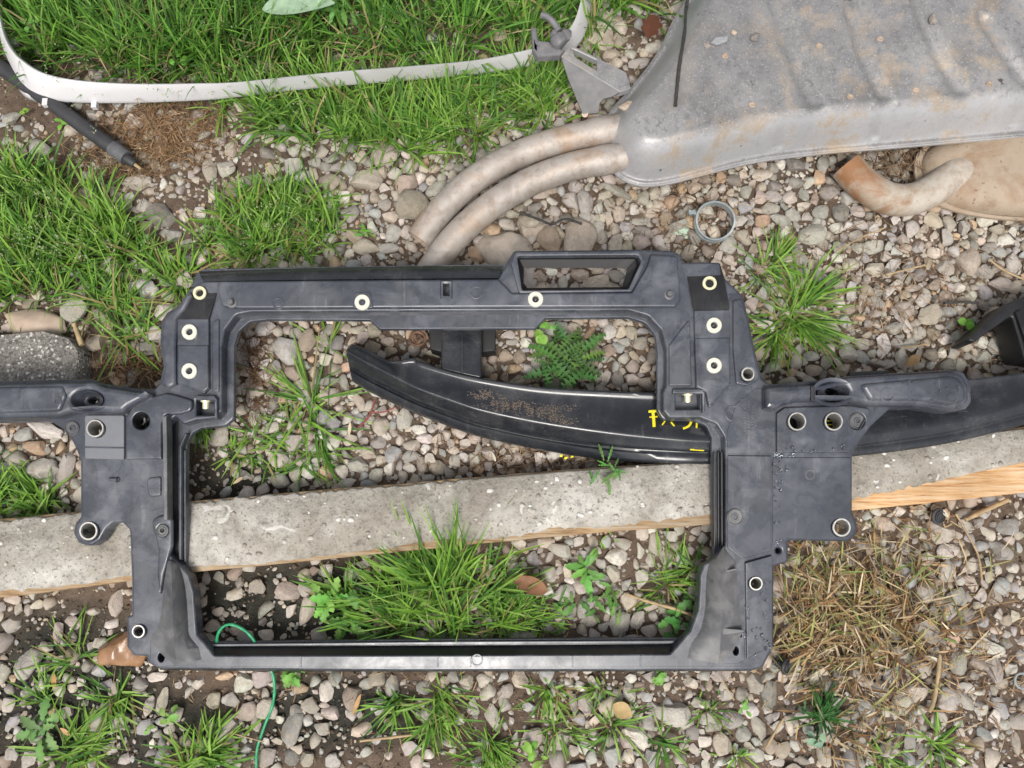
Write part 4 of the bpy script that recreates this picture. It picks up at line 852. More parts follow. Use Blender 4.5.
OUTER = [(197, 273, 4), (205, 269), (330, 266.5), (440, 265), (505, 264), (508, 260), (514, 251, 4), (640, 249.5), (672, 251), (681, 255, 5), (683, 262.5, 0), (720, 262.5, 3), (722, 276), (743, 296, 6), (749, 321), (755, 351), (762, 380, 5), (771, 384, 4), (824, 380), (850, 375.5), (950, 370), (963, 371.5, 8), (970, 384), (971, 402, 6), (966, 409), (951, 411.5), (917, 407), (891, 408, 6), (871, 426), (858, 443), (852, 456, 4), (852, 512), (857, 524, 6), (856, 536, 8), (847, 541.5), (788, 540, 2), (788, 562, 2), (773.5, 566, 2), (773.5, 646), (769, 655, 8), (763, 667, 6), (752, 670.5), (400, 671), (160, 669, 6), (148.5, 663, 4), (147, 656, 1), (134, 655.5, 3), (127, 647, 3), (127, 616.5, 2), (132, 615, 1), (132, 579), (130, 530, 5), (123, 522.5, 5), (113, 522.5, 5), (106, 529, 5), (100, 540, 5), (90, 546.5, 8), (79, 543, 8), (73.5, 533, 8), (76, 523, 5), (81, 517, 4), (81, 461, 2), (77, 450), (71, 438), (63, 429, 5), (50, 421), (33, 420), (0, 421), (-60, 421), (-60, 384), (0, 381), (60, 379.5), (93, 379), (100, 383), (133, 388), (154, 389, 4), (160, 383), (163.5, 366, 3), (160, 343), (161.5, 321, 4), (167, 313), (178, 306), (190, 289)]
OPEN = [(235, 346, 10), (239, 332, 8), (250, 322, 8), (268, 320), (370, 320.5, 4), (379, 329.5, 4), (536, 329, 4), (545, 318.5, 4), (628, 318), (645, 323, 10), (655, 336, 8), (657, 352), (656.5, 410, 6), (662, 420, 6), (694, 421), (706, 426, 6), (711, 437, 6), (711.5, 500), (713, 557, 2), (705, 562, 4), (700, 574), (697.5, 609, 6), (691, 628, 6), (679, 637.5, 3), (450, 638.5), (209, 641.5, 2), (197, 634, 6), (194, 590, 4), (189, 575), (187.5, 560), (187.5, 470), (188, 444, 6), (193, 433, 5), (202, 428.5), (226, 426, 5), (234.5, 419, 5)]
INNER = [(222, 346, 8), (225, 330, 8), (236, 315, 8), (252, 312), (628, 310.5), (648, 316, 10), (661, 330, 8), (666, 348), (666, 386), (663, 392, 2), (663, 411, 4), (669, 418), (700, 418, 4), (716, 424, 6), (724, 437, 6), (725.5, 460), (725.5, 545, 2), (715, 559), (704, 564, 4), (700, 575), (698, 609, 6), (690, 631), (676, 647, 4), (670, 653.5, 3), (450, 654.5), (214, 655, 3), (207, 646), (197, 634, 4), (194, 592), (189, 575), (180, 565, 2), (168.5, 553, 2), (167.5, 470), (167.5, 423.5, 2), (175, 416.5, 2), (183, 424.5, 4), (196, 420.5), (216, 418.5, 4), (222, 411, 3)]
WIN_LO = [(522, 266.5, 2), (629.5, 266.5, 3), (623, 288.5, 2), (522, 289.5, 2)]
WIN_HI = [(517.5, 256, 3), (638.5, 255.5, 5), (641, 262, 3), (629, 289.5, 3), (521.5, 291, 3)]
BUSH = [(97, 429, 8.4, 6.8), (90.5, 531, 8.8, 7.0), (140.2, 631, 6.2, 4.6), (795.7, 422, 8.8, 7.2), (832.2, 422, 8.8, 7.2), (840, 527.5, 8.8, 6.9), (746.9, 374.8, 6.6, 4.8), (754.7, 583.4, 6.4, 4.9), (201, 294, 6.4, 3.6), (708.7, 284.5, 6.8, 4.0)]
SLOT = [circle(93, 400, 5.6, 14, 3.6), circle(832.3, 391.5, 6.2, 14, 4.6), circle(141, 421, 8.0, 18), circle(736, 651, 3.0, 12, 4.5), circle(161, 657.5, 3.4, 12, 4.8)]
RECESS = [[(196.5, 400), (213.5, 400), (213.5, 415), (196.5, 415)], [(676, 393.5), (700, 393.5), (700, 409), (676, 409)],
          round_poly([(442.5, 283), (450, 283), (450, 297), (442.5, 297)], 2), round_poly([(728, 635.5), (742, 631.5), (742, 637), (730, 638)], 1), round_poly([(156.5, 642.5), (169, 643), (169, 645.5), (158, 647)], 1.2), circle(778.5, 550.5, 2.8, 10)]
bores = [circle(x, y, ro - .3, 20) for x, y, ro, ri in BUSH]
L0H = [round_poly(OPEN, 0), round_poly(WIN_LO, 1)] + bores + SLOT
mb = MB()
prism(mb, qpoly(round_poly(OUTER, 0), .006), [qpoly(h, .006) for h in L0H], [(0, 0), (0, .005), (.0006, .0068), (.0016, .0075)], PZ, bottom=True)
# raised body: rear edge of the top rail is set back and closed with a sloping face
OUT1 = [(203, 281, 3), (330, 279), (498, 278, 3), (507, 264, 3), (515, 251.5, 3)] + OUTER[7:]
OUT1 = [p for p in OUT1 if p[0] > -1e9]
L1H = [round_poly(INNER, 0), round_poly(WIN_HI, 1)] + bores + SLOT + RECESS
HB = .026
prism(mb, qpoly(round_poly(OUT1, 0), HB), [qpoly(h, HB) for h in L1H], [(0, .004), (0, HB - .003), (.0006, HB - .0012), (.0018, HB - .0002), (.003, HB)], PZ)
frame = mb.build('frame', MAT['plastic'], panel, angle=42, wn_=True)
def ov(name, poly, h0, h1, b, mat='plastic', holes=(), rad=0, par=None, rings=None, loop=0):
    mb = MB(); prism(mb, qpoly(round_poly(poly, rad), h1), [qpoly(h, h1) for h in holes], rings or bev(h0, h1, b), PZ); return mb.build(name, MAT[mat] if isinstance(mat, str) else mat, par or panel, angle=42, wn_=True)
def strip(name, lines, mat, par=None, sub=3, angle=45):
    """loft between polylines of (px, py, h)"""
    mb = MB(); rows = []
    for ln in lines:
        L = [(a[0], a[1], a[2]) for a in smooth_path([Vector(q) for q in ln], sub)] if sub else ln
        rows.append([PQ(*q) for q in L])
    mb.grid(rows); return mb.build(name, MAT[mat], par or panel, angle=angle)
# rear sloping face of the top rail
strip('rear_slope', [[(199, 271, .006), (330, 267, .006), (440, 265.5, .006), (504, 265, .006)], [(200, 275, .020), (330, 272, .020), (440, 270.5, .020), (501, 270, .020)], [(203, 281.5, .0275), (330, 279.5, .0275), (440, 278.5, .0275), (499, 278, .0275)]], 'beam')
ov('top_rail', [(216, 281, 4), (330, 280), (498, 279, 3), (512, 293, 3), (632, 292, 3), (646, 268, 3), (651, 254, 2), (678, 256, 3), (681, 300, 4), (676, 307, 4), (240, 308.5, 3), (221, 306, 5)], HB - .001, .0335, .0032, holes=[round_poly([(442.5, 283), (450, 283), (450, 297), (442.5, 297)], 2)])
# window walls
lo = round_poly(WIN_LO, 1); hi = round_poly(WIN_HI, 1)
def resample(poly, N):
    L = [0]; q = poly + [poly[0]]
    for a, b in zip(q, q[1:]): L.append(L[-1] + math.dist(a, b))
    t = np.linspace(0, L[-1], N, endpoint=False); return list(zip(np.interp(t, L, [p[0] for p in q]), np.interp(t, L, [p[1] for p in q])))
lo5 = [(524, 268), (627, 268), (625.5, 275), (622, 287), (523.5, 288)]
mb = MB(); E8 = lambda q: [lerp2(q[i], q[(i + 1) % 5], t / 8) for i in range(5) for t in range(8)]; A = [E8([p[:2] for p in WIN_HI]), E8([p[:2] for p in lo5])]
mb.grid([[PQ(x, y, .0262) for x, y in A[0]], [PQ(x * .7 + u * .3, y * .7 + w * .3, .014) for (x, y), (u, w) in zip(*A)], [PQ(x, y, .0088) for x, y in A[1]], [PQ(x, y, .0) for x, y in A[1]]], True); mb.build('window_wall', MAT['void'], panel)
mb = MB(); rimo = [(511, 264, 3), (515.5, 252, 3), (640, 251, 4), (646, 262, 4), (632, 291.5, 3), (519, 293, 3)]
prism(mb, qpoly(round_poly(rimo, 1), .034), [qpoly(round_poly([(517, 256, 3), (638, 255, 4), (641, 262, 3), (628.5, 289, 3), (522, 290.5, 3)], 1), .034)], bev(.025, .0345, .0012), PZ); mb.build('window_rim', MAT['plastic'], panel)
strip('rail_socket', [[(440, 280.5, .0335), (452.5, 280.5, .0335), (452.5, 299, .0335), (440, 299, .0335), (440, 280.5, .0335)], [(441, 281.5, .0375), (451.5, 281.5, .0375), (451.5, 298, .0375), (441, 298, .0375), (441, 281.5, .0375)], [(443, 283.5, .0365), (449.5, 283.5, .0365), (449.5, 296, .0365), (443, 296, .0365), (443, 283.5, .0365)], [(443.5, 284, .012), (449, 284, .012), (449, 295.5, .012), (443.5, 295.5, .012), (443.5, 284, .012)]], 'plastic', sub=0)
def lathe(name, px, py, hb, prof, mat, par=None, n=24, cap=False, ry=1.0):
    c = PQ(px, py, hb + prof[0][1]); mb = MB(); rows = []
    for r, dh in prof: rows.append([Vector((c.x + r * MM * math.cos(2 * math.pi * i / n), c.y + r * MM * ry * math.sin(2 * math.pi * i / n), 0)) for i in range(n)]); rows[-1] = [Vector((v.x, v.y, PZ(v.x, v.y, hb + dh))) for v in rows[-1]]
    b = mb.grid(rows, True)
    if cap: mb.f.append(tuple(b + (len(rows) - 1) * n + j for j in range(n)))
    return mb.build(name, MAT[mat], par or panel, angle=35)
for x, y, ro, ri in BUSH:
    hb = .031 if 780 < x < 850 and y < 430 else .030 if (x == 97) else .031 if x in (754.7,) else .026
    if y < 300: hb = .0275
    lathe('bushing', x, y, hb, [(ro + .4, -.004), (ro + .4, .0012), (ro, .0018), (ri + .5, .0018), (ri, .0008), (ri - .2, -.02), (ri - .3, -.026)], 'steel' if y > 300 else 'bolt')
def washer(x, y, hb, s=1.0):
    w = lathe('washer', x, y, hb, [(7.7 * s, -.002), (7.7 * s, .0020), (7.1 * s, .0027), (3.6 * s, .0027), (3.2 * s, .0018), (3.1 * s, -.003)], 'washer')
    lathe('rivet_core', x, y, hb, [(3.2 * s, .001), (2.6 * s, .0012), (1.0 * s, .0002), (.2, -.002)], 'void', w, 12)
# metal mounting plates
pl1 = ov('mounting_plate', [(177, 318.5, 1), (208.5, 318.5, 1), (209, 389, 3), (204, 393.5, 2), (177, 384, 4)], HB - .001, .032, .0016)
ov('plate_step', [(177.6, 345, 1), (208, 345, 1), (208.4, 388, 3), (204, 392, 2), (177.6, 383, 4)], .031, .0335, .0018, par=pl1)
strip('plate_tab', [[(191, 287, .024), (205, 286.5, .024), (219.5, 286.5, .024)], [(186, 301, .0285), (200, 301, .0285), (214.5, 301, .0285)], [(177, 319, .0325), (192, 319, .0325), (208.5, 319, .0325)]], 'black_gloss', pl1)
pl2 = ov('mounting_plate', [(694.3, 310, 1), (729.8, 309.5, 1), (731, 384, 3), (709, 410, 3), (705.5, 392, 3), (696, 388, 3)], HB - .001, .032, .0016)
ov('plate_step', [(695, 338, 1), (729.6, 337.5, 1), (730.3, 383, 3), (709, 408, 3), (706, 391, 3), (696.5, 387, 3)], .031, .0335, .0018, par=pl2)
strip('plate_tab', [[(682, 264, .020), (700, 263.5, .020), (720, 263.5, .020)], [(687.5, 278.5, .027), (705, 278, .027), (724, 277, .027)], [(690.5, 294, .030), (709, 294, .030), (727, 293, .030)], [(693.5, 310, .0325), (712, 310, .0325), (730, 309.5, .0325)]], 'black_gloss', pl2)
for x, y, hb in ((190.5, 332.6, .032), (190.3, 371.5, .0335), (713.4, 326, .032), (713.4, 366, .0335), (362.7, 303, .0335), (535.5, 300, .0335)): washer(x, y, hb)
ov('washer_boss', round_poly([(355, 292), (370, 292), (374, 308), (352, 308)], 3), .0325, .0345, .001, holes=[circle(362.7, 303, 8.5, 16)] if False else ())
# left and right column borders
ov('column_edge', [(162, 322, 3), (168, 314), (179, 307), (189, 291), (191, 296), (184, 310), (177, 319), (175.5, 345), (175.5, 384), (168, 388), (161, 384), (164.5, 366), (161, 343)], .024, .0345, .004)
ov('column_edge', [(733, 300, 3), (742, 298, 3), (748, 322), (754, 352), (760, 379, 4), (748, 386, 3), (736, 384, 3), (733, 350)], .024, .0285, .002, holes=[circle(746.9, 374.8, 7.2, 18)])
ov('inner_ridge', [(212, 322, 2), (219, 318, 2), (219, 392, 2), (212, 392, 2)], .025, .0285, .0015)
ov('inner_ridge', [(669, 345, 2), (690, 318, 2), (692, 386, 2), (669, 386, 2)], .025, .0290, .0018)
# clip boxes with bolts
for sx, x0, x1, y0 in ((1, 195, 214, 395.5), (1, 673, 702, 389)):
    bx_ = ov('clip_hood', [(x0, y0, 1), (x1, y0, 2), (x1 + 3, y0 + 4, 1), (x1 + 3, y0 + 23, 1), (x1 + .5, y0 + 23, 0), (x1 + .5, y0 + 4.5, 0), (x0, y0 + 4.5, 0)], .020, .034, .0012)
    mb = MB(); xc = (x0 + x1) / 2 + (1.5 if x0 < 300 else 0); mb.tube([PQ(xc, y0 + 3, .028), PQ(xc, y0 + 13, .026)], .0046, 10); mb.tube([PQ(xc, y0 + 4, .028), PQ(xc, y0 + 6, .0275)], .007, 12); mb.build('bolt', MAT['bolt'], bx_)
# wings
wl = ov('wing_arm', [(-60, 386), (0, 383.5), (60, 382), (93, 381.5, 3), (101, 386, 3), (133, 391), (152, 393, 3), (143, 399, 4), (128, 407, 4), (122, 412, 3), (92, 411, 4), (70, 413, 4), (58, 417, 3), (0, 418), (-60, 418)], .012, .044, .007, holes=[circle(87, 400, 15, 22, 8.5)])
ov('arm_crest', [(-60, 389), (0, 387), (62, 386, 4), (66, 396, 3), (60, 411, 4), (0, 413), (-60, 413)], .043, .0475, .004, par=wl)
wr = ov('wing_arm', [(766, 387, 2), (822, 384), (851, 377), (950, 371.5), (962, 373, 7), (969, 384), (970, 400, 5), (965, 407), (951, 410), (917, 405), (891, 405), (868, 404.5, 4), (850, 401), (800, 400.5), (784, 404), (775, 410, 2), (766, 408, 2)], .012, .046, .007, holes=[circle(833, 392, 15.5, 22, 9)])
ov('arm_crest', [(860, 384, 4), (950, 376, 4), (960, 378, 4), (966, 390), (966, 400, 4), (950, 405), (915, 400), (870, 400, 4)], .045, .051, .005, par=wr)
ov('arm_rib', [(811, 386, 1), (815, 386, 1), (815, 401, 1), (811, 401, 1)], .045, .0485, .001, 'black_gloss', par=wr)
for cx, cy, p in ((87, 400, wl), (833, 392, wr)):
    lathe('slot_cup', cx, cy, .026, [(15.8, .0185), (14.6, .0125), (12.6, .0045), (10.5, .001)], 'plastic', p, 26, ry=.6)
ov('small_tab', [(850, 372, 1), (888, 370, 1), (888, 375, 0), (850, 377, 0)], .002, .012, .001, 'black_gloss')
# left bracket plates
ov('sleeve_pad', [(84.5, 415, 3), (124, 415, 2), (124, 459.5, 1), (84.5, 458.5, 1)], .025, .030, .0014, mat_plain('pad_grey', (.135, .14, .155), .42, 0, .12, 40), holes=[circle(97, 429, 8.6, 20)])
ov('pad_fold', [(85, 446.5, 0), (123.5, 447, 0), (123.5, 448.6, 0), (85, 448, 0)], .0295, .0308, .0005)
ov('column_web', [(125.5, 417, 4), (134, 404, 4), (150, 397, 4), (166, 393, 5), (176, 395, 3), (192, 400, 3), (192, 411, 6), (180, 414, 4), (165, 415, 2), (161.5, 424), (161.5, 459, 1), (125.5, 459.5, 1)], .025, .0315, .0025, holes=[circle(141, 421, 8.3, 20)])
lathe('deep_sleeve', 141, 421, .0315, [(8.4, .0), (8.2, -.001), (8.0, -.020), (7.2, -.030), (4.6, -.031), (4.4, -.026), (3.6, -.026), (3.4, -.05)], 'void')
lathe('sleeve_ring', 141, 421, .004, [(5.8, -.001), (5.8, .003), (4.2, .003), (4.0, -.01)], 'steel')
ov('channel_fin', [(162, 417, 1), (166.3, 415, 1), (167, 440), (167.3, 520, 1), (163.5, 520, 1), (162.6, 450)], .024, .041, .0012, 'plastic_grey')
ov('channel_shade', [(168.5, 424), (175, 418.5), (178, 422), (177.5, 440), (177, 558), (169.5, 552)], .007, .0095, .0003, 'void')  # near-black sheet: shade of the deep channel put into the colour
ov('lip_bead', [(178.5, 446, 3), (185.5, 432, 3), (187, 434, 3), (181.5, 447), (181.2, 560, 1), (178.5, 560, 1)], .007, .019, .0015)
ov('lip_bead', [(183.6, 450), (185.6, 450), (185.8, 562), (183.8, 562)], .007, .012, .0008)
def boss(x, y, hb, ro=7.4, hole=2.2):
    lathe('screw_boss', x, y, hb, [(ro, -.001), (ro, .0012), (ro - .7, .0018), (ro - 1.6, .0006), (hole + 1.5, .0004), (hole + .8, .0016), (hole, .0016), (hole - .3, -.004)], 'plastic_grey', n=22)
    lathe('bore', x, y, hb, [(hole, .0002), (.2, -.001)], 'void', n=10)
for x, y, hb, ro, ho in ((72.7, 428.3, .026, 7.2, 2.0), (163, 530.5, .030, 6.0, 2.4), (857, 421, .026, 8.0, 2.3), (734.7, 517, .029, 8.2, 2.8), (809.5, 475, .026, 5.6, 3.8)): boss(x, y, hb, ro, ho)
ov('boss_land', [(151, 520, 6), (158, 516, 6), (168, 514, 5), (172, 520, 5), (172, 545, 6), (168, 560, 5), (164, 575, 3), (160, 600, 3), (157, 575, 5), (158, 550, 6)], .025, .0305, .003, holes=[circle(163, 530.5, 5.6, 16)])
ov('pressed_bump', [(146, 478, 4), (161, 476, 3), (161, 496, 3), (148, 497, 4)], .025, .0285, .0022)
mb = MB(); mb.tube([PQ(109, 479, .0275), PQ(117, 479.5, .0275)], .0024, 8); mb.build('locating_pin', MAT['plastic'], panel)
lathe('pin_hole', 117.5, 479.5, .026, [(3, .0004), (2.4, .0006), (.2, -.001)], 'void', n=12)
for x, y, hb in ((232, 303, .0335), (669, 295, .0335)):
    s_ = lathe('stud', x, y, hb, [(5.2, -.001), (5, .0005), (3.2, .001), (2.8, .006), (2.2, .0068), (.2, .007)], 'plastic_grey', n=14)
for x, y, r, hb in ((733, 413.5, 8, .026), (278.5, 303.5, 6, .0335), (476, 292.5, 6.5, .0335), (887, 395, 7, .051), (951.5, 398, 5, .051), (477, 660, 6, HB), (58, 401, 4, .0475), (746, 442, 4.6, .026)):
    lathe('moulded_ring', x, y, hb, [(r, -.0005), (r, .0007), (r - .7, .0009), (r - 1.4, .0007), (r - 1.5, -.0004)], 'plastic', n=24)
# right bracket plates
ov('sleeve_pad', [(777, 413, 2), (785, 407.5, 4), (850, 405.5), (872, 409, 4), (866, 420), (856, 438), (850, 452.5, 1), (777, 452.5, 1)], .025, .031, .0016, holes=[circle(795.7, 422, 9, 20), circle(832.2, 422, 9, 20), circle(857, 421, 8.6, 20)])
ov('lower_plate', [(773, 457.5, 1), (851, 457.5, 1), (851, 512, 3), (855, 524, 5), (854, 535, 7), (846, 540), (788, 538.5, 1), (773, 545, 1)], .025, .0275, .001, holes=[circle(840, 527.5, 9.2, 20)])
ov('lower_plate', [(728, 455.5, 1), (771.5, 456, 1), (771.5, 551, 1), (742, 559, 1), (728, 548, 2)], .025, .0290, .001)
ov('column_web', [(727, 432, 4), (736, 404, 6), (756, 388, 4), (765, 388, 2), (775.5, 412, 1), (775.5, 453.5, 1), (728, 453.5, 1)], .0255, .0268, .0008)
pr = ov('foot_plate', [(745.5, 563, 1), (772.5, 555.5, 1), (772.5, 646, 1), (747, 659, 1)], .025, .031, .001, holes=[circle(754.7, 583.4, 6.8, 18)])
ov('foot_plate', [(726, 632, 1), (744.5, 632, 1), (745.5, 660, 1), (738, 664, 1), (721, 664, 1)], .025, .0285, .001, holes=[circle(736, 651, 3.1, 12, 4.6), round_poly([(728, 635.5), (742, 633), (742, 637), (730, 638)], 1)])
ov('foot_plate', [(150, 641, 2), (174, 638, 2), (174, 666, 1), (156, 667, 3), (150, 661, 2)], .025, .0285, .001, holes=[circle(161, 657.5, 3.5, 12, 4.9), round_poly([(156.5, 642.5), (169, 643), (169, 645.5), (158, 647)], 1.2)])
for x in (714.5, 718.5, 722):
    ov('lip_bead', [(x - .9, 452), (x + .9, 452), (x + 1.2, 546), (x - .6, 546)], .007, .014 if x < 720 else .022, .0006, 'black_gloss')
ov('rail_lip', [(675, 640.5), (450, 641.5), (212, 644), (212, 646.5), (450, 644.5), (673, 643.5)], .007, .012, .0008)
strip('rail_slope', [[(212, 646.5, .0085), (330, 646, .0085), (450, 645.5, .0085), (560, 645, .0085), (672, 644, .0085)], [(213, 651, .018), (330, 650.5, .018), (450, 650, .018), (560, 650, .018), (670, 649, .018)], [(214, 655.5, .0268), (330, 655, .0268), (450, 655, .0268), (560, 654.5, .0268), (670, 654, .0268)]], 'black_gloss')  # blacker than the rail face: the wall's dark reflection is painted in
strip('rail_front', [[(160, 665.5, .0262), (300, 667, .0262), (450, 667, .0262), (600, 667, .0262), (752, 666, .0262)], [(160, 668.5, .020), (300, 670, .020), (450, 670, .020), (600, 670, .020), (752, 669, .020)], [(160, 670, .004), (300, 671.5, .004), (450, 671.5, .004), (600, 671.5, .004), (752, 671, .004)]], 'black_gloss')
for x in (300, 437, 470, 572, 640): ov('rail_rib', [(x, 656), (x + 1.2, 656), (x + 1.2, 667), (x, 667)], .0255, .0272, .0004)
# corner gussets
rg = [(724, 546, .040), (723, 560, .046), (722, 576, .048), (722, 594, .048), (721.5, 612, .047), (721, 630, .044), (720, 648, .038), (718, 664, .030)]
ig = [(713, 562, .020), (704, 564, .014), (700.5, 576, .013), (699, 592, .013), (698, 609, .013), (691, 629, .013), (681, 642, .018), (683, 657, .024)]
eg = [(724, 547, .028), (730, 556, .028), (736, 565, .030), (738, 590, .030), (740, 607, .030), (742, 622, .030), (743, 631, .030), (726, 664, .026)]
mids = [[tuple(a[k] * (1 - t) + b[k] * t + (.004 * math.sin(t * math.pi) if k == 2 else 0) for k in range(3)) for a, b in zip(ig, rg)] for t in (0, .2, .4, .6, .8, 1)]
base = [(a[0], a[1] + 1, .004) for a in ig]
gs = strip('corner_gusset', [base] + mids + [[tuple(a[k] * (1 - t) + b[k] * t for k in range(3)) for a, b in zip(rg, eg)] for t in (.12, .6, 1)], 'plastic_grey', angle=17)
ov('gusset_web', [(723, 628, 0), (744, 630, 0), (744, 632, 0), (723, 635, 0)], .026, .042, .0008, 'plastic_grey', par=gs)
ov('gusset_web', [(723, 571, 0), (737, 568, 0), (737, 570, 0), (723, 573, 0)], .026, .042, .0008, 'plastic_grey', par=gs)
rg = [(171, 561, .034), (171.5, 575, .042), (172, 590, .045), (172.5, 606, .046), (173, 622, .046), (174, 638, .044), (175, 652, .040), (177, 665, .030)]
ig = [(181, 565, .016), (188.5, 577, .013), (191.5, 590, .013), (193.5, 606, .013), (194.5, 620, .013), (196.5, 634, .013), (206.5, 646, .018), (202, 659, .026)]
eg = [(168, 561, .030), (165, 576, .030), (163, 590, .030), (162, 606, .030), (160, 620, .030), (156, 632, .030), (151, 641, .029), (174, 667, .027)]
mids = [[tuple(a[k] * (1 - t) + b[k] * t + (.004 * math.sin(t * math.pi) if k == 2 else 0) for k in range(3)) for a, b in zip(ig, rg)] for t in (0, .2, .4, .6, .8, 1)]
strip('corner_gusset', [[(a[0], a[1] + 1, .004) for a in ig]] + mids + [[tuple(a[k] * (1 - t) + b[k] * t for k in range(3)) for a, b in zip(rg, eg)] for t in (.15, .6, 1)], 'plastic_grey', angle=17)
# moulded, illegible lettering and a small roundel on the right column
mb = MB(); LR = random.Random(2)
for x in (744.5, 748.5, 752.5):
    y = LR.uniform(401, 408)
    while y < 438:
        l = LR.uniform(1.4, 2.6); q = qpoly([(x - 1, y), (x + 1, y), (x + 1, y + l * .4), (x - 1, y + l * .4)], .0275); prism(mb, q, [], [(0, .0262), (0, .0276)], PZ); y += l + .7 + (4 if LR.random() < .12 else 0)
mb.build('moulded_marking', MAT['plastic_grey'], panel)
# water drops
DR = random.Random(9); mb = MB()
areas = [((775, 783), (445, 545), 30, .0275), ((778, 800), (446, 458), 12, .031), ((800, 848), (445, 453), 8, .031), ((758, 771), (575, 650), 26, .031), ((745, 758), (600, 655), 10, .031), ((760, 790), (455, 470), 8, .0275), ((900, 960), (378, 402), 12, .051)]
drops = []
for (xa, xb), (ya, yb), k, hb in areas:
    for _ in range(k):
        c = PQ(DR.uniform(xa, xb), DR.uniform(ya, yb), hb); r = DR.uniform(.0011, .0026); V, F = ICO[2]
        drops.append((V * (r, r * DR.uniform(.9, 1.3), r * .55) + np.array(c) - (pc.x, pc.y, 0), F, (1, 1, 1)))
do = flush_parts('water_drops', drops, MAT['water'], None); do.parent = panel
# ================================================================ blades, leaves and litter
class Blades:
    def __init__(s): s.V = []; s.F = []; s.C = []; s.n = 0
    def add(s, x, y, z, az, lean, curl, L, w, col, seg=5, tipc=None):
        """vectorised: every argument an array of N"""
        N = len(x); t = np.linspace(0, 1, seg + 1); th = lean[:, None] + curl[:, None] * t[None]
        dl = (L / seg)[:, None]; hx = np.concatenate([np.zeros((N, 1)), np.cumsum(np.sin(th[:, :-1]) * dl, 1)], 1); hz = np.concatenate([np.zeros((N, 1)), np.cumsum(np.cos(th[:, :-1]) * dl, 1)], 1)
        ca, sa = np.cos(az)[:, None], np.sin(az)[:, None]; cx = x[:, None] + hx * ca; cy = y[:, None] + hx * sa; cz = np.maximum(z[:, None] + hz, gz(cx, cy) + .002 + rng.random((N, 1)) * .014 * (t[None] > 0))
        wt = (w[:, None] * np.sqrt(np.clip(1 - t[None] ** 1.8, 0, 1)) * (.65 + .7 * np.minimum(t[None] * 2.5, 1) * .5)) / 2
        tw = rng.uniform(-.7, .7, (N, 1)); ox = -sa * np.cos(tw) * wt; oy = ca * np.cos(tw) * wt; oz = np.sin(tw) * wt
        A = np.stack([cx - ox, cy - oy, cz - oz], -1); B = np.stack([cx + ox, cy + oy, cz + oz], -1); M = np.stack([cx, cy, cz - wt * .5], -1)
        V = np.stack([A, M, B], 2).reshape(N, -1, 3); k = (seg + 1) * 3; i = np.arange(seg) * 3
        f = np.concatenate([np.stack([i, i + 1, i + 4, i + 3], 1), np.stack([i + 1, i + 2, i + 5, i + 4], 1)]); F = f[None] + (np.arange(N) * k)[:, None, None] + s.n
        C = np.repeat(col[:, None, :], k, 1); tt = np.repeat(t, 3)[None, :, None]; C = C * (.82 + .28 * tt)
        s.V.append(V.reshape(-1, 3)); s.F.append(F.reshape(-1, 4)); s.C.append(C.reshape(-1, 3)); s.n += N * k
    def build(s, name, mat, label, cat=None, group=None, kind=None, loc=None):
        V = np.concatenate(s.V); L = np.array(loc if loc is not None else (0, 0, 0))
        o = link(name, np_mesh(name, V - L, np.concatenate(s.F), mat, np.concatenate(s.C)), None, tuple(L)); return tag(o, label, cat, group, kind)
GREEN = 1.14 * np.array([(.150, .295, .036), (.195, .350, .048), (.095, .225, .034), (.240, .390, .085), (.070, .170, .030), (.19, .33, .06)])
def gcol(N, dry=.05, base=GREEN):
    c = base[rng.integers(0, len(base), N)] * rng.uniform(.8, 1.2, (N, 1)); m = rng.random(N) < dry; c[m] = np.array((.36, .30, .13)) * rng.uniform(.7, 1.1, (m.sum(), 1)); return c
SIDE = 0      # +1: blades kept short towards the camera side, -1: towards the far side (pressed by the rail)
def tuft(B, px, py, N, L, spread, lean=(.15, 1.1), bias=None, w=.0034, dry=.05, base=GREEN, curl=(.2, 1.2)):
    N = int(N * 1.25); p = P(px, py, 0); a = rng.uniform(0, 2 * np.pi, N); r = np.abs(rng.normal(0, spread, N)); x = p.x + r * np.cos(a); y = p.y + r * np.sin(a)
    az = a + rng.normal(0, .6, N)
    if bias is not None: m = rng.random(N) < .55; az[m] = bias + rng.normal(0, .55, m.sum())
    if SIDE: L = L * np.where(np.sin(az) * SIDE > -.25, 1.0, .35); y = y + .012 * SIDE
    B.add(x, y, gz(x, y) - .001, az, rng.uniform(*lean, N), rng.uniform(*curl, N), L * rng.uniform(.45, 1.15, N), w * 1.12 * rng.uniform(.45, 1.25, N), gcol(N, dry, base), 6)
def seeds(B, px, py, N, h, spread):
    p = P(px, py, h); x = p.x + rng.normal(0, spread, N); y = p.y + rng.normal(0, spread, N); z = h + rng.normal(0, .012, N)
    for k in range(6):
        B.add(x + rng.normal(0, .004, N), y + rng.normal(0, .004, N), np.maximum(z + rng.normal(0, .003, N), .012), rng.uniform(0, 6.28, N), rng.uniform(0, 1.5, N), np.zeros(N), np.full(N, .0032), np.full(N, .0019), np.tile(np.array((.42, .46, .26)), (N, 1)) * rng.uniform(.8, 1.3, (N, 1)), 2)
UP = math.pi / 2
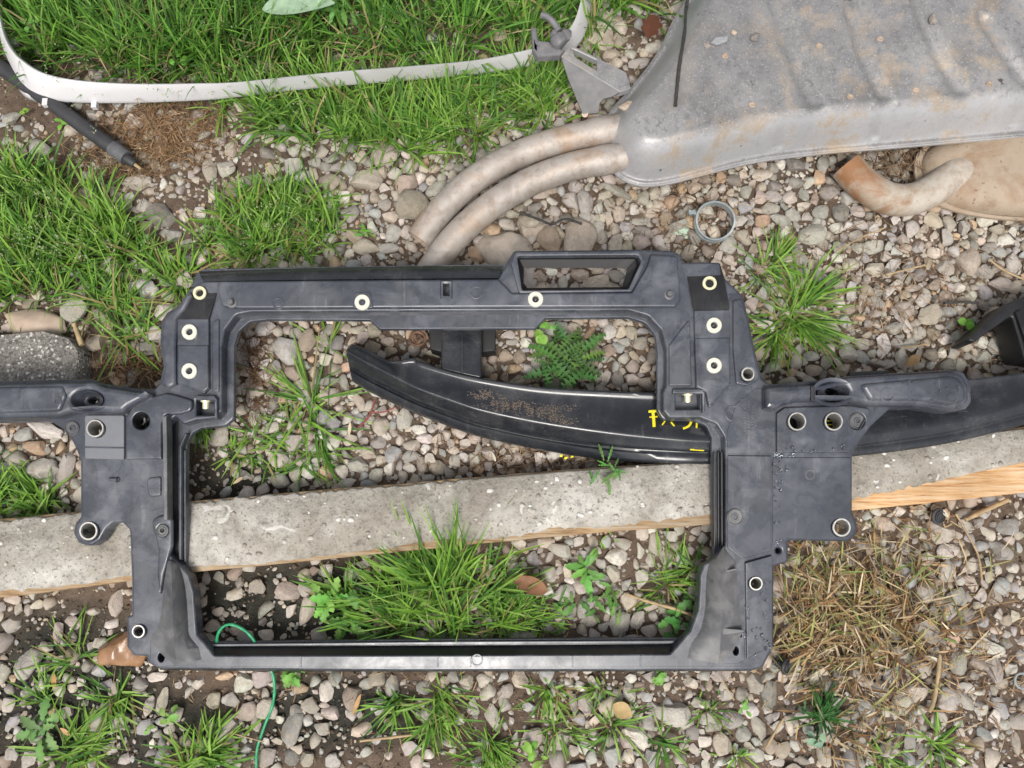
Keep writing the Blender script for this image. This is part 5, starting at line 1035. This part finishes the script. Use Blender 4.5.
# lawn behind the white strip
lawn = Blades(); LG = random.Random(21)
LAWN = [(-70, -90), (680, -90), (650, 12), (605, 14), (596, -5), (560, 30), (528, 44), (475, 55), (409, 62), (342, 67), (234, 77), (137, 79), (88, 76), (50, 68), (30, 58), (10, 40), (-10, 0)]
LAWN2 = [(215, 104), (234, 101), (342, 90), (475, 78), (540, 70), (566, 66), (572, 100), (552, 118), (525, 132), (505, 150), (470, 148), (430, 158), (395, 148), (345, 140), (310, 142), (280, 128), (245, 122)]
LAWN3 = [(-40, 175), (30, 178), (80, 176), (95, 205), (130, 225), (150, 245), (140, 262), (95, 262), (88, 285), (60, 298), (-40, 300)]
LAWN4 = [(205, 232), (240, 205), (268, 183), (300, 190), (340, 215), (338, 245), (310, 262), (230, 266), (196, 262)]
def fill(B, poly, n, N, L, sp, lean, w=.0034, dry=.05, bias=None, base=GREEN):
    xs = [p[0] for p in poly]; ys = [p[1] for p in poly]; k = 0
    while k < n:
        px, py = LG.uniform(min(xs), max(xs)), LG.uniform(min(ys), max(ys))
        if not in_poly(px, py, poly): continue
        if math.sin(px * .045 + 1.2) * math.cos(py * .06 + px * .02) < -.55 and LG.random() < .75: k += .3; continue
        tuft(B, px, py, N, L * LG.uniform(.7, 1.2), sp, lean, (LG.uniform(0, 6.28) if LG.random() < .4 else UP * LG.uniform(.6, 1.5)) if bias is None else bias, w, dry, base); k += 1
DARKG = 1.1 * np.array([(.080, .205, .028), (.110, .260, .036), (.145, .31, .042), (.055, .14, .026), (.20, .36, .065)])
fill(lawn, LAWN, 380, 17, .115, .012, (.1, 1.0), .0036, .04, None, DARKG)
seeds(lawn, 120, 60, 26, .07, .10); seeds(lawn, 420, 30, 22, .07, .09); seeds(lawn, 250, 30, 20, .07, .1)
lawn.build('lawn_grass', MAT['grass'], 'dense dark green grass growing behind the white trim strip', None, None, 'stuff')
def patch(poly, n, N, L, sp, lean, label, dry=.05, seed=None, base=GREEN, w=.0034):
    B = Blades(); fill(B, poly, n, N, L, sp, lean, w, dry, None, base)
    for s_ in seed or (): seeds(B, *s_)
    B.build('grass_patch', MAT['grass'], label, None, None, 'stuff')
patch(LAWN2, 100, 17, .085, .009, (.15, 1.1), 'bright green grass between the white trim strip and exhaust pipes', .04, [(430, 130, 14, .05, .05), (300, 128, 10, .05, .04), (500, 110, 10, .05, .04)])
patch(LAWN3, 85, 17, .085, .009, (.2, 1.15), 'bright green seeding grass at the left edge above the tan stone', .05, [(30, 200, 22, .06, .03), (60, 240, 22, .06, .03), (20, 235, 16, .06, .03), (120, 250, 10, .05, .03)])
patch(LAWN4, 52, 14, .070, .009, (.2, 1.2), 'light green grass patch just above the left end of top rail', .10, [(265, 215, 14, .05, .03), (240, 250, 8, .04, .03), (300, 235, 8, .04, .03)], w=.003)
patch([(98, 285), (130, 300), (158, 300), (160, 340), (128, 352), (100, 335), (92, 300)], 15, 9, .085, .008, (.6, 1.4), 'thin straggly grass between tan stone and panel corner', .12)
patch([(150, 255), (196, 262), (190, 292), (165, 300), (150, 280)], 9, 12, .065, .008, (.3, 1.3), 'short grass tucked against the upper left corner of the panel', .1)
patch([(-30, 455), (20, 465), (40, 490), (78, 505), (60, 514), (-30, 518)], 26, 15, .065, .008, (.3, 1.2), 'green grass against the plank at the left edge', .04)
patch([(596, -20), (650, -20), (640, 8), (606, 12), (592, 60), (585, 50)], 16, 16, .08, .008, (.2, 1.0), 'grass between the strip end and muffler', .05)
# single tufts
def single(px, py, N, L, sp, label, lean=(.3, 1.25), bias=None, w=.0034, dry=.05, more=(), base=GREEN, curl=(.2, 1.2)):
    B = Blades(); tuft(B, px, py, N, L, sp, lean, bias, w, dry, base, curl)
    for m in more: tuft(B, *m)
    p = P(px, py, 0); B.build('grass_tuft', MAT['grass'], label, 'grass tuft', 'single grass tufts', None, (p.x, p.y, 0))
single(792, 318, 85, .095, .013, 'bushy green grass tuft on gravel right of the panel corner', (.3, 1.4), -1.1, .0034, .10, ((800, 300, 45, .09, .012, (.4, 1.4), .3, .0032, .1), (775, 335, 50, .07, .012, (.5, 1.4), -1.8, .003, .1)))
single(772, 262, 36, .065, .009, 'small slanting grass tuft below the hose clamp', (.6, 1.4), .9, .0032, .05, ((762, 272, 24, .06, .008, (.7, 1.4), -.6), (804, 283, 14, .05, .007, (.6, 1.3), -1.2)))
SIDE = 1
single(440, 600, 120, .125, .024, 'large bright green grass tuft inside the opening below the plank', (.15, 1.25), UP, .0040, .03, ((405, 612, 80, .10, .022, (.4, 1.3), 2.9), (490, 602, 70, .09, .022, (.4, 1.3), .5), (455, 580, 40, .13, .014, (.1, .9), UP), (520, 622, 90, .05, .018, (.3, 1.2), None, .0026), (370, 625, 40, .07, .014, (.4, 1.3), 2.8), (425, 585, 30, .11, .014, (.5, 1.3), 2.5), (400, 634, 60, .075, .018, (.2, 1.1), 2.2, .003), (450, 634, 90, .085, .022, (.2, 1.1), UP, .003), (500, 632, 60, .065, .018, (.3, 1.2), 1.0, .0028), (540, 630, 40, .045, .014, (.3, 1.2), None, .0026)))
SIDE = 0
single(312, 402, 26, .11, .006, 'thin sprawling grass runner inside the upper opening', (.9, 1.5), 2.2, .0034, .04, ((318, 430, 20, .09, .010, (.9, 1.5), -1.2, .0034), (330, 350, 8, .1, .006, (1.0, 1.5), 2.0), (308, 455, 22, .07, .012, (.8, 1.5), -.6), (290, 425, 26, .05, .02, (.8, 1.5), None)))
single(255, 440, 34, .045, .022, 'low fine grass by the left inner lip of the opening', (.6, 1.4), None, .0026, .05, ((200, 425, 26, .05, .008, (.5, 1.4), -1.2), (235, 455, 18, .04, .018, (.8, 1.5))))
SIDE = -1
single(440, 690, 60, .055, .016, 'grass tuft just below the middle of the bottom rail', (.5, 1.4), -1.2, .003, .06, ((400, 690, 26, .07, .010, (.8, 1.5), -2.2), (432, 712, 30, .05, .012, (.5, 1.4), -1.4)))
SIDE = 0
single(490, 742, 60, .05, .012, 'grass tuft near the bottom edge below the rail middle', (.5, 1.4), -1.0, .003, .04, ((485, 765, 40, .05, .012, (.5, 1.4), -1.5),))
single(210, 752, 70, .06, .018, 'grass tuft at the bottom edge left of the green wire', (.4, 1.3), .6, .0034, .03, ((190, 765, 50, .06, .014, (.5, 1.3)),))
single(119, 697, 36, .055, .012, 'grass tuft below the wet brown stone', (.6, 1.45), -1.3, .0028, .12, ((75, 660, 26, .07, .02, (1., 1.5), 2.9), (112, 705, 18, .05, .012, (.8, 1.5))))
single(66, 755, 44, .07, .016, 'spreading grass beside the lobed weed in the bottom left corner', (.8, 1.5), .5, .0034, .05, ((85, 745, 30, .06, .012, (.8, 1.5), .3), (48, 700, 18, .06, .01, (.8, 1.4), 2.2)))
single(612, 725, 30, .05, .010, 'sparse grass beside the orange leaf below the rail', (.7, 1.5), None, .0028, .05, ((660, 742, 20, .045, .01, (.7, 1.5), -.5),))
SIDE = -1
single(555, 715, 46, .045, .018, 'fine grass on the soil below the rail right of centre', (.6, 1.5), None, .0026, .08, ((548, 680, 28, .045, .012, (.5, 1.3), -1.5), (600, 678, 22, .045, .012, (.7, 1.4))))
single(705, 700, 24, .045, .010, 'thin grass between pale pebbles under the right foot', (.7, 1.5), None, .0026, .08, ((735, 745, 14, .04, .006, (.5, 1.3)),))
SIDE = 0
single(822, 716, 60, .048, .008, 'compact dark green grass tuft below the straw patch', (.2, 1.0), UP, .0040, .02, (), np.array([(.055, .17, .045), (.075, .21, .05), (.05, .14, .035)]))
single(880, 755, 40, .03, .014, 'tiny moss-like green tuft at the bottom right', (.3, 1.3), None, .003, .02, ((935, 742, 26, .05, .014, (.7, 1.5), -.3),))
single(667, 585, 50, .045, .022, 'fine grass on dark soil at the right inside the lower opening', (.6, 1.5), None, .0026, .08, ((690, 570, 18, .06, .012, (.8, 1.5), 2.4),))
single(350, 610, 30, .085, .008, 'few long grass blades left of the large tuft', (.6, 1.3), 2.2, .0034, .04)
# ---- straw patch and dead litter
STRAW = np.array([(.52, .40, .24), (.42, .29, .15), (.62, .51, .34), (.32, .20, .10), (.24, .13, .06), (.32, .33, .12), (.48, .33, .16)])
def litter(name, cx, cy, rx, ry, N, L, w, label, pal=STRAW, zmax=.02, lean=(1.15, 1.6), sigma=.5):
    B = Blades(); a = rng.normal(0, sigma, (N, 2)); px = cx + a[:, 0] * rx; py = cy + a[:, 1] * ry; q = [P(u, v, 0) for u, v in zip(px, py)]; x = np.array([v.x for v in q]); y = np.array([v.y for v in q])
    c = pal[rng.integers(0, len(pal), N)] * rng.uniform(.7, 1.2, (N, 1))
    B.add(x, y, gz(x, y) + rng.uniform(0, zmax, N), rng.uniform(0, 6.28, N), rng.uniform(*lean, N), rng.uniform(-1.0, 1.1, N), L * rng.uniform(.35, 1.2, N), w * rng.uniform(.5, 1.2, N), c, 4)
    B.build(name, MAT['dry'], label, None, None, 'stuff')
def straw_clumps():
    B = Blades(); SRn = random.Random(77)
    for (cx, cy, rx, ry, n, L) in ((800, 572, 30, 24, 95, .05), (845, 590, 34, 22, 120, .05), (812, 615, 30, 26, 150, .045), (855, 632, 38, 24, 170, .045), (800, 650, 26, 22, 110, .04), (880, 600, 30, 20, 80, .05), (840, 672, 34, 22, 110, .045), (888, 655, 26, 20, 60, .045), (915, 628, 30, 16, 60, .05), (855, 548, 32, 18, 60, .05), (870, 715, 30, 22, 80, .04), (905, 560, 24, 26, 36, .045), (930, 660, 22, 30, 40, .045), (845, 740, 34, 14, 50, .04)):
        n = int(n * .62); a = rng.normal(0, .66, (n, 2)); q = [P(cx + u * rx, cy + v * ry, 0) for u, v in a]; x = np.array([v.x for v in q]); y = np.array([v.y for v in q])
        az = np.where(rng.random(n) < .5, SRn.uniform(0, 6.28) + rng.normal(0, .5, n), rng.uniform(0, 6.28, n)); c = STRAW[rng.integers(0, len(STRAW), n)] * rng.uniform(.65, 1.2, (n, 1))
        B.add(x, y, gz(x, y) + rng.uniform(0, .016, n), az, rng.uniform(.8, 1.6, n), rng.uniform(-.7, 1.2, n), L * rng.uniform(.35, 1.25, n), .0026 * rng.uniform(.4, 1.4, n), c, 5)
    B.build('dry_grass', MAT['dry'], 'matted yellow-brown dead grass right of the panel foot', None, None, 'stuff')
straw_clumps()
litter('dry_grass', 840, 590, 105, 95, 150, .045, .0032, 'pale greenish withered blades in the dead grass', np.array([(.20, .28, .08), (.30, .32, .11), (.42, .36, .17)]), .02, (.7, 1.4))
litter('dry_grass', 920, 600, 90, 100, 200, .040, .0020, 'loose straw scattered towards the right edge')
litter('plant_litter', 910, 600, 130, 150, 500, .016, .0016, 'fine brown plant crumbs on the soil at right', np.array([(.22, .13, .08), (.32, .20, .12), (.14, .085, .055)]), .005)
litter('plant_litter', 640, 240, 260, 110, 700, .018, .0013, 'brown dead bits between the gravel below the muffler', np.array([(.26, .17, .105), (.36, .25, .16), (.17, .105, .065)]), .009)
litter('plant_litter', 470, 400, 200, 60, 400, .018, .0013, 'brown dead bits in the gravel inside the opening', np.array([(.26, .17, .105), (.36, .25, .16), (.17, .105, .065)]), .008)
litter('thatch', 260, 40, 330, 60, 900, .05, .0026, 'pale dead thatch at the base of the lawn', np.array([(.36, .30, .15), (.28, .22, .11), (.42, .36, .20)]), .03, (.8, 1.5))
litter('needle_litter', 165, 135, 62, 34, 1500, .030, .0011, 'brown mat of dead needles and roots below the white strip', np.array([(.26, .15, .075), (.34, .21, .11), (.17, .10, .055), (.44, .30, .17)]), .008)
litter('needle_litter', 120, 165, 70, 34, 450, .028, .0011, 'thin tan needles scattered on the soil at upper left', np.array([(.34, .22, .11), (.44, .31, .17), (.2, .12, .07)]), .008)
litter('needle_litter', 256, 375, 20, 60, 330, .028, .0012, 'dead brown rootlets along the left lip of the opening', np.array([(.20, .11, .06), (.28, .16, .09), (.14, .08, .05)]), .012)
litter('plant_litter', 540, 460, 110, 26, 420, .022, .0012, 'dead plant bits scattered on gravel above the plank', np.array([(.30, .19, .12), (.40, .27, .17), (.18, .11, .07)]), .010)
litter('plant_litter', 900, 300, 130, 90, 800, .026, .0013, 'dry stalks and plant bits over the right gravel', np.array([(.38, .26, .16), (.46, .34, .21), (.24, .15, .09), (.30, .17, .10)]), .014)
litter('plant_litter', 690, 215, 60, 40, 220, .028, .0012, 'dry stalk bits around the hose clamp', np.array([(.42, .30, .18), (.28, .17, .10)]), .014)
litter('plant_litter', 130, 365, 46, 22, 240, .026, .0022, 'brown leaf litter between concrete slab and panel', np.array([(.30, .17, .09), (.42, .28, .16), (.18, .10, .06)]), .010)
litter('plant_litter', 900, 165, 50, 30, 260, .04, .0014, 'dark dry stalks in the gap under the big muffler', np.array([(.20, .13, .08), (.28, .18, .10), (.12, .08, .05)]), .03)
litter('plant_litter', 950, 690, 120, 80, 300, .024, .0018, 'straw bits and bark flakes in the bottom right', np.array([(.40, .26, .14), (.26, .16, .10), (.5, .38, .24)]), .008)
litter('plant_litter', 500, 700, 380, 90, 320, .02, .0016, 'sparse straw flecks along the bottom of the ground', np.array([(.42, .29, .16), (.28, .18, .11)]), .006)

# ---- broad-leaved weeds
def leaf_into(B, x, y, z, az, L, Wd, lobes, pitch, droop, col, depth=.5, seg=14, fold=.25):
    t = np.linspace(0, 1, seg + 1); prof = np.sin(np.pi * np.clip(t, 0, 1) ** .8) ** .7 * (.45 + .75 * t)
    prof = prof / prof.max()
    if lobes: prof = prof * (1 - depth * (.5 + .5 * np.cos(2 * np.pi * lobes * t + .6)))
    prof[0] = .06; prof[-1] = .02; w = prof * Wd / 2; th = pitch + droop * t; ds = L / seg
    hx = np.concatenate([[0], np.cumsum(np.cos(th[:-1]) * ds)]); hz = np.concatenate([[0], np.cumsum(np.sin(th[:-1]) * ds)]); ca, sa = math.cos(az), math.sin(az)
    cx, cy = x + hx * ca, y + hx * sa; cz = np.maximum(z + hz, gz(cx, cy) + .003)
    A = np.stack([cx + sa * w, cy - ca * w, cz + fold * w], -1); M = np.stack([cx, cy, cz], -1); C2 = np.stack([cx - sa * w, cy + ca * w, cz + fold * w], -1)
    V = np.stack([A, M, C2], 1).reshape(-1, 3); i = np.arange(seg) * 3; F = np.concatenate([np.stack([i, i + 1, i + 4, i + 3], 1), np.stack([i + 1, i + 2, i + 5, i + 4], 1)]) + B.n
    Cc = np.tile(np.array(col), (len(V), 1)); Cc[1::3] *= 1.12; B.V.append(V); B.F.append(F); B.C.append(Cc); B.n += len(V)
WR = random.Random(31)
LG_ = [(.12, .27, .05), (.15, .32, .07), (.10, .22, .045)]
def weed(px, py, n, L, Wd, lobes, label, pal=LG_, z=.006, pitch=(.1, .7), spread=.004, depth=.5, name='weed', az=None, group='broad-leaved weeds'):
    B = Blades(); p = P(px, py, .01)
    n = int(n * 1.5)
    for k in range(n):
        a = (6.283 * k / n + WR.uniform(-.35, .35)) if az is None else az + WR.uniform(-.9, .9); l = L * .72 * WR.uniform(.55, 1.1)
        leaf_into(B, p.x + WR.gauss(0, spread), p.y + WR.gauss(0, spread), z + WR.uniform(0, .01), a, l, Wd * l / L * .9, lobes + (1 if lobes > 1 else 0), WR.uniform(*pitch), -WR.uniform(.5, 1.2), [c * WR.uniform(.85, 1.15) for c in WR.choice(pal)], depth)
    return B.build(name, MAT['leaf'], label, 'weed', group, None, (p.x, p.y, 0))
# feathery weed inside the opening
B = Blades(); p0 = P(568, 360, .01)
for k in range(44):
    a = WR.uniform(0, 6.283); l = WR.uniform(.028, .062); ox, oy = WR.gauss(0, .020), WR.gauss(0, .013)
    leaf_into(B, p0.x + ox, p0.y + oy, WR.uniform(.006, .03), a, l, l * .32, 8, WR.uniform(.0, .6), -WR.uniform(.3, 1.1), [c * WR.uniform(.8, 1.2) for c in WR.choice([(.085, .185, .045), (.11, .22, .055), (.065, .145, .04)])], .95, 42)
B.build('weed', MAT['leaf'], 'feathery dark green weed above the crash beam', 'weed', 'broad-leaved weeds', None, (p0.x, p0.y, 0))
weed(541, 338, 4, .024, .022, 0, 'small weed with round light green leaves beside the feathery weed', [(.20, .42, .07), (.24, .46, .09)], .03, (.0, .4), .008)
weed(42, 733, 8, .052, .026, 3, 'lobed pale green weed in the bottom left corner', [(.16, .30, .10), (.20, .36, .13), (.13, .26, .08)], .006, (.1, .5), .006, .45)
weed(330, 596, 8, .045, .024, 3, 'light green lobed weed left of the large grass tuft', [(.16, .36, .06), (.20, .42, .08)], .01, (.2, .7), .008)
weed(352, 622, 9, .040, .026, 3, 'low lobed weed against the bottom rail under the large tuft', LG_, .008, (.2, .7), .012)
weed(586, 568, 6, .050, .022, 2, 'broad-leaved weed right of the brown leaf in the opening', [(.13, .32, .06), (.17, .38, .08)], .008, (.1, .6), .006, .3)
weed(572, 605, 8, .034, .016, 2, 'small weed below the broad-leaved one in the lower opening', LG_, .006, (.1, .6), .012, .4)
weed(612, 600, 8, .036, .014, 3, 'trailing weed in the middle right of the lower opening', LG_, .006, (.1, .5), .014, .5)
weed(680, 624, 10, .034, .020, 2, 'dark green weed touching the right gusset', [(.07, .2, .045), (.09, .24, .05)], .006, (.1, .6), .012, .4)
weed(604, 475, 11, .036, .008, 4, 'yellow-flowered little weed at the plank edge under the beam', [(.09, .21, .05), (.11, .25, .06)], .05, (.1, .5), .010, .6)
weed(168, 715, 4, .022, .016, 0, 'tiny round-leaved seedling left of the pink stone', [(.24, .42, .10)], .008, (.1, .5), .004)
weed(150, 728, 3, .018, .012, 0, 'tiny seedling on the blue-grey stone at lower left', [(.24, .42, .10)], .014, (.1, .5), .003)
weed(295, 676, 6, .024, .018, 2, 'crumpled weed peeking out below the rail near the green wire', [(.2, .4, .09)], .008, (.1, .6), .008, .4)
weed(666, 676, 3, .026, .022, 2, 'bright leaf cluster below the right half of the bottom rail', [(.18, .38, .08)], .008, (.1, .6), .006, .3)
weed(815, 741, 4, .022, .014, 0, 'pale blue-green seedling among stones below the straw', [(.26, .38, .24), (.32, .42, .28)], .008, (.1, .5), .003)
weed(365, 232, 7, .026, .007, 3, 'bright little weed left of the exhaust pipe ends', [(.14, .34, .05), (.18, .40, .06)], .008, (.2, .8), .004, .4)
weed(24, 113, 4, .014, .008, 0, 'tiny light seedling at the left edge below the white strip', [(.22, .42, .07)], .006, (.3, .8), .002)
weed(62, 122, 4, .016, .010, 0, 'tiny light seedling beside the black rod', [(.22, .42, .07)], .006, (.3, .8), .003)
weed(965, 322, 3, .022, .020, 0, 'small rounded green leaf beside the right bracket arm', [(.18, .42, .06)], .012, (.0, .4), .004)
weed(745, 708, 4, .016, .009, 0, 'tiny seedling between pale stones near the right foot', [(.2, .38, .08)], .008, (.3, .8), .004)
weed(538, 758, 6, .024, .014, 0, 'yellow-green seedling at the bottom edge below the rail', [(.22, .42, .07)], .006, (.2, .7), .006)
weed(600, 540, 5, .022, .006, 3, 'fresh sprig at the plank lower edge inside the opening', [(.18, .36, .06)], .02, (.2, .7), .006, .4)
weed(55, 42, 4, .020, .020, 0, 'round clover-like leaves in the lawn behind the strip', [(.12, .28, .06)], .05, (.0, .4), .008)
weed(182, 66, 4, .018, .016, 0, 'small clover leaves at the strip edge', [(.14, .34, .05)], .03, (.0, .4), .010)
weed(350, 14, 9, .075, .018, 4, 'pale weedy rosette at the top edge beside the big leaf', [(.16, .33, .09), (.2, .38, .12)], .03, (.1, .6), .012, .4)
# single leaves
def single_leaf(name, px, py, z, az, L, Wd, lobes, col, label, pitch=.1, droop=-.4, depth=.3, fold=.25):
    B = Blades(); p = P(px, py, z); leaf_into(B, p.x, p.y, z, az, L, Wd, lobes, pitch, droop, col, depth, 18, fold); B.build(name, MAT['leaf'] if col[1] > col[0] else MAT['dry'], label, 'leaf', None, None, (p.x, p.y, 0))
single_leaf('big_leaf', 335, 3, .07, math.pi + .05, .115, .040, 0, (.36, .50, .34), 'broad pale silvery-green leaf at the top edge', .1, -.35)
single_leaf('dry_leaf', 512, 578, .03, -.35, .052, .024, 0, (.26, .135, .075), 'curled brown dry leaf right of the large grass tuft', .05, .1, .3, .7)
single_leaf('dry_leaf', 537, 598, .02, 1.2, .026, .016, 0, (.36, .24, .14), 'small tan curled leaf beside the curled brown leaf', .1, .1, .3, .8)
single_leaf('dry_leaf', 655, 15, .03, -1.9, .042, .036, 3, (.11, .045, .028), 'dark reddish dead leaf behind the muffler corner', .0, -.1, .3, .5)
single_leaf('dry_leaf', 632, 716, .012, 2.6, .030, .022, 0, (.46, .33, .16), 'yellowish dry leaf below the bottom rail', .1, 0, .3, .5)
single_leaf('dry_leaf', 352, 716, .016, 1.2, .030, .006, 0, (.48, .30, .14), 'narrow orange sliver lying on the brown stone', .0, .0)
single_leaf('dry_leaf', 905, 366, .02, .6, .026, .014, 0, (.40, .26, .13), 'tan leaf fragment against the right wing arm', .1, 0, .3, .5)
single_leaf('white_petal', 925, 656, .015, -.35, .022, .006, 0, (.62, .58, .46), 'thin white husk below the dead grass', .0, .0)
single_leaf('white_petal', 940, 508, .016, -1.0, .016, .006, 0, (.66, .63, .52), 'white husk leaning on the black clip', .2, .0)
single_leaf('wood_chip', 349, 436, .016, 1.5, .020, .005, 0, (.62, .52, .36), 'pale wood sliver on the gravel inside the opening', .1, 0)
single_leaf('wood_chip', 233, 484, .012, .6, .017, .005, 0, (.55, .42, .27), 'pale sliver on the dark soil by the plank', .1, 0)
single_leaf('wood_chip', 54, 672, .012, -1.4, .022, .007, 0, (.52, .30, .13), 'orange wood chip in the bottom left soil', .1, 0)
single_leaf('wood_chip', 60, 728, .012, -.5, .018, .006, 0, (.55, .34, .17), 'tan wood chip right of the lobed weed', .1, 0)
single_leaf('wood_chip', 492, 452, .012, -1.2, .015, .004, 0, (.66, .60, .48), 'white sliver on gravel just above the plank', .1, 0)
# twigs and stems on the ground
def stem(pts, r, mat, label, z=.012, cat='twig', name='twig'):
    return top_tube(name, [P(x, y, zz if zz else z) for x, y, zz in [(q + (0,))[:3] for q in pts]], r, MAT[mat], label, cat, 6)
stem([(884, 228), (860, 238), (835, 252)], .0013, 'straw_stem', 'thin straight dry stalk on gravel below the bent pipe', .018)
stem([(886, 275), (905, 270), (925, 265)], .0018, 'straw_stem', 'pale curved stick in the gravel right of the panel', .018)
stem([(990, 260), (1005, 271), (1030, 282)], .0016, 'straw_stem', 'pale bent stalk at the right edge under the rusty muffler', .018)
stem([(944, 303), (960, 302), (978, 303)], .0024, 'twig', 'short dark twig in the gravel near the right bracket arm', .016)
stem([(900, 348), (915, 346), (928, 344)], .0014, 'straw_stem', 'short straw above the wing arm', .016)
stem([(956, 514), (968, 535), (978, 555), (982, 580)], .0015, 'straw_stem', 'long bent brown stalk beside the round beige stone')
stem([(784, 718), (775, 732), (766, 748)], .0020, 'straw_stem', 'bent straw stem below the panel right foot', .014)
stem([(722, 680), (728, 690), (734, 700)], .0012, 'straw_stem', 'thin stalk leaning below the bottom rail right end', .014)
stem([(626, 594), (650, 602), (672, 608), (694, 616)], .0022, 'straw_stem', 'jointed pale grass stalk in the lower opening', .016)
stem([(360, 741), (385, 738), (412, 735)], .0018, 'straw_stem', 'short yellow straw on bare soil below the rail')
stem([(940, 655), (938, 675), (934, 700), (929, 712)], .0028, 'straw_stem', 'pale forked grass runner in the bottom right stones', .016)
stem([(1008, 500), (990, 508), (965, 520)], .0034, 'straw_stem', 'grey-brown stick below the plank at the right edge', .014)
stem([(375, 399), (371, 412), (366, 420), (358, 428)], .0016, 'red_stem', 'reddish stem on the gravel below the beam tip', .016)
stem([(371, 412), (384, 412), (395, 407)], .0012, 'red_stem', 'red side shoot next to the reddish stem', .016)
stem([(520, 212), (540, 220), (552, 224), (565, 219), (582, 224)], .0022, 'twig', 'brown root snaking over the rocks beside the pipe', .03)
stem([(74, 324, 0), (82, 345, 0)], .0036, 'straw_stem', 'flat pale stalk beside the concrete slab', .026)
stem([(264, 742), (235, 734)], .0008, 'straw_stem', 'thin fibre crossing the elongated pink stone', .016)
# coiled rusty curl in the gravel
B_c = []; cc = P(418, 339, .014)
for k in range(34): t = k * .52; r = .0145 - .00036 * k; B_c.append(cc + Vector((r * math.cos(t), r * math.sin(t), .004 * math.sin(k * .9) + .0002 * k)))
top_tube('rusty_coil', B_c, .0024, mat_plain('rusty_bark', (.17, .10, .065), .9, 0, .5, 120), 'round brown coiled bark curl between top rail and beam tip', 'bark')
# ---- black plastic clips
def push_clip(px, py, label, tilt):
    p = P(px, py, .014); e = empty('push_clip', tuple(p), label, 'clip'); e.rotation_euler = tilt
    def lat(name, prof, n=22):
        mb = MB(); mb.grid([[Vector((r * math.cos(2 * math.pi * i / n), r * math.sin(2 * math.pi * i / n), z)) for i in range(n)] for r, z in prof], True); o = mb.build(name, MAT['rubber'], None, loc=(0, 0, 0)); o.parent = e; return o
    lat('head', [(.0002, .004), (.006, .0042), (.0115, .002), (.012, .0), (.0112, -.0015), (.005, -.002)])
    lat('stem', [(.0045, -.002), (.0045, -.006), (.0068, -.0065), (.0068, -.008), (.0042, -.009), (.0058, -.0105), (.0036, -.0125), (.0045, -.014), (.0004, -.017)])
    for r in (.0045, .0075): lat('ring', [(r, .0038), (r + .0003, .0052), (r + .0012, .0052), (r + .0014, .0036)])
push_clip(785, 666, 'black ribbed push clip lying beside the panel right foot', (.5, .9, .3))
push_clip(938, 516, 'black push clip below the plank on the right', (.3, .3, .0))
mb = MB(); q = P(1022, 681, .012); mb.tube([q + Vector((.010 * math.cos(t * .45), .010 * math.sin(t * .45), .001 * t / 14)) for t in range(15)], .0016, 6); tag(mb.build('wire_ring', MAT['clamp'], loc=tuple(q)), 'small metal ring half cut off at the right edge', 'ring')
# yellow flower heads of the plank weed
for i, (px, py) in enumerate(((561, 455.5), (572, 456.5), (566, 458))):
    V, F = VAR[2][i]; p = P(px, py, .058); o = link('flower_head', np_mesh('flower_head', V * (.0024, .002, .002), F, MAT['yellow']), None, tuple(p)); tag(o, ('left', 'right', 'lowest')[i] + ' of three tiny yellow flower heads below the beam', 'flower', 'yellow flower heads')
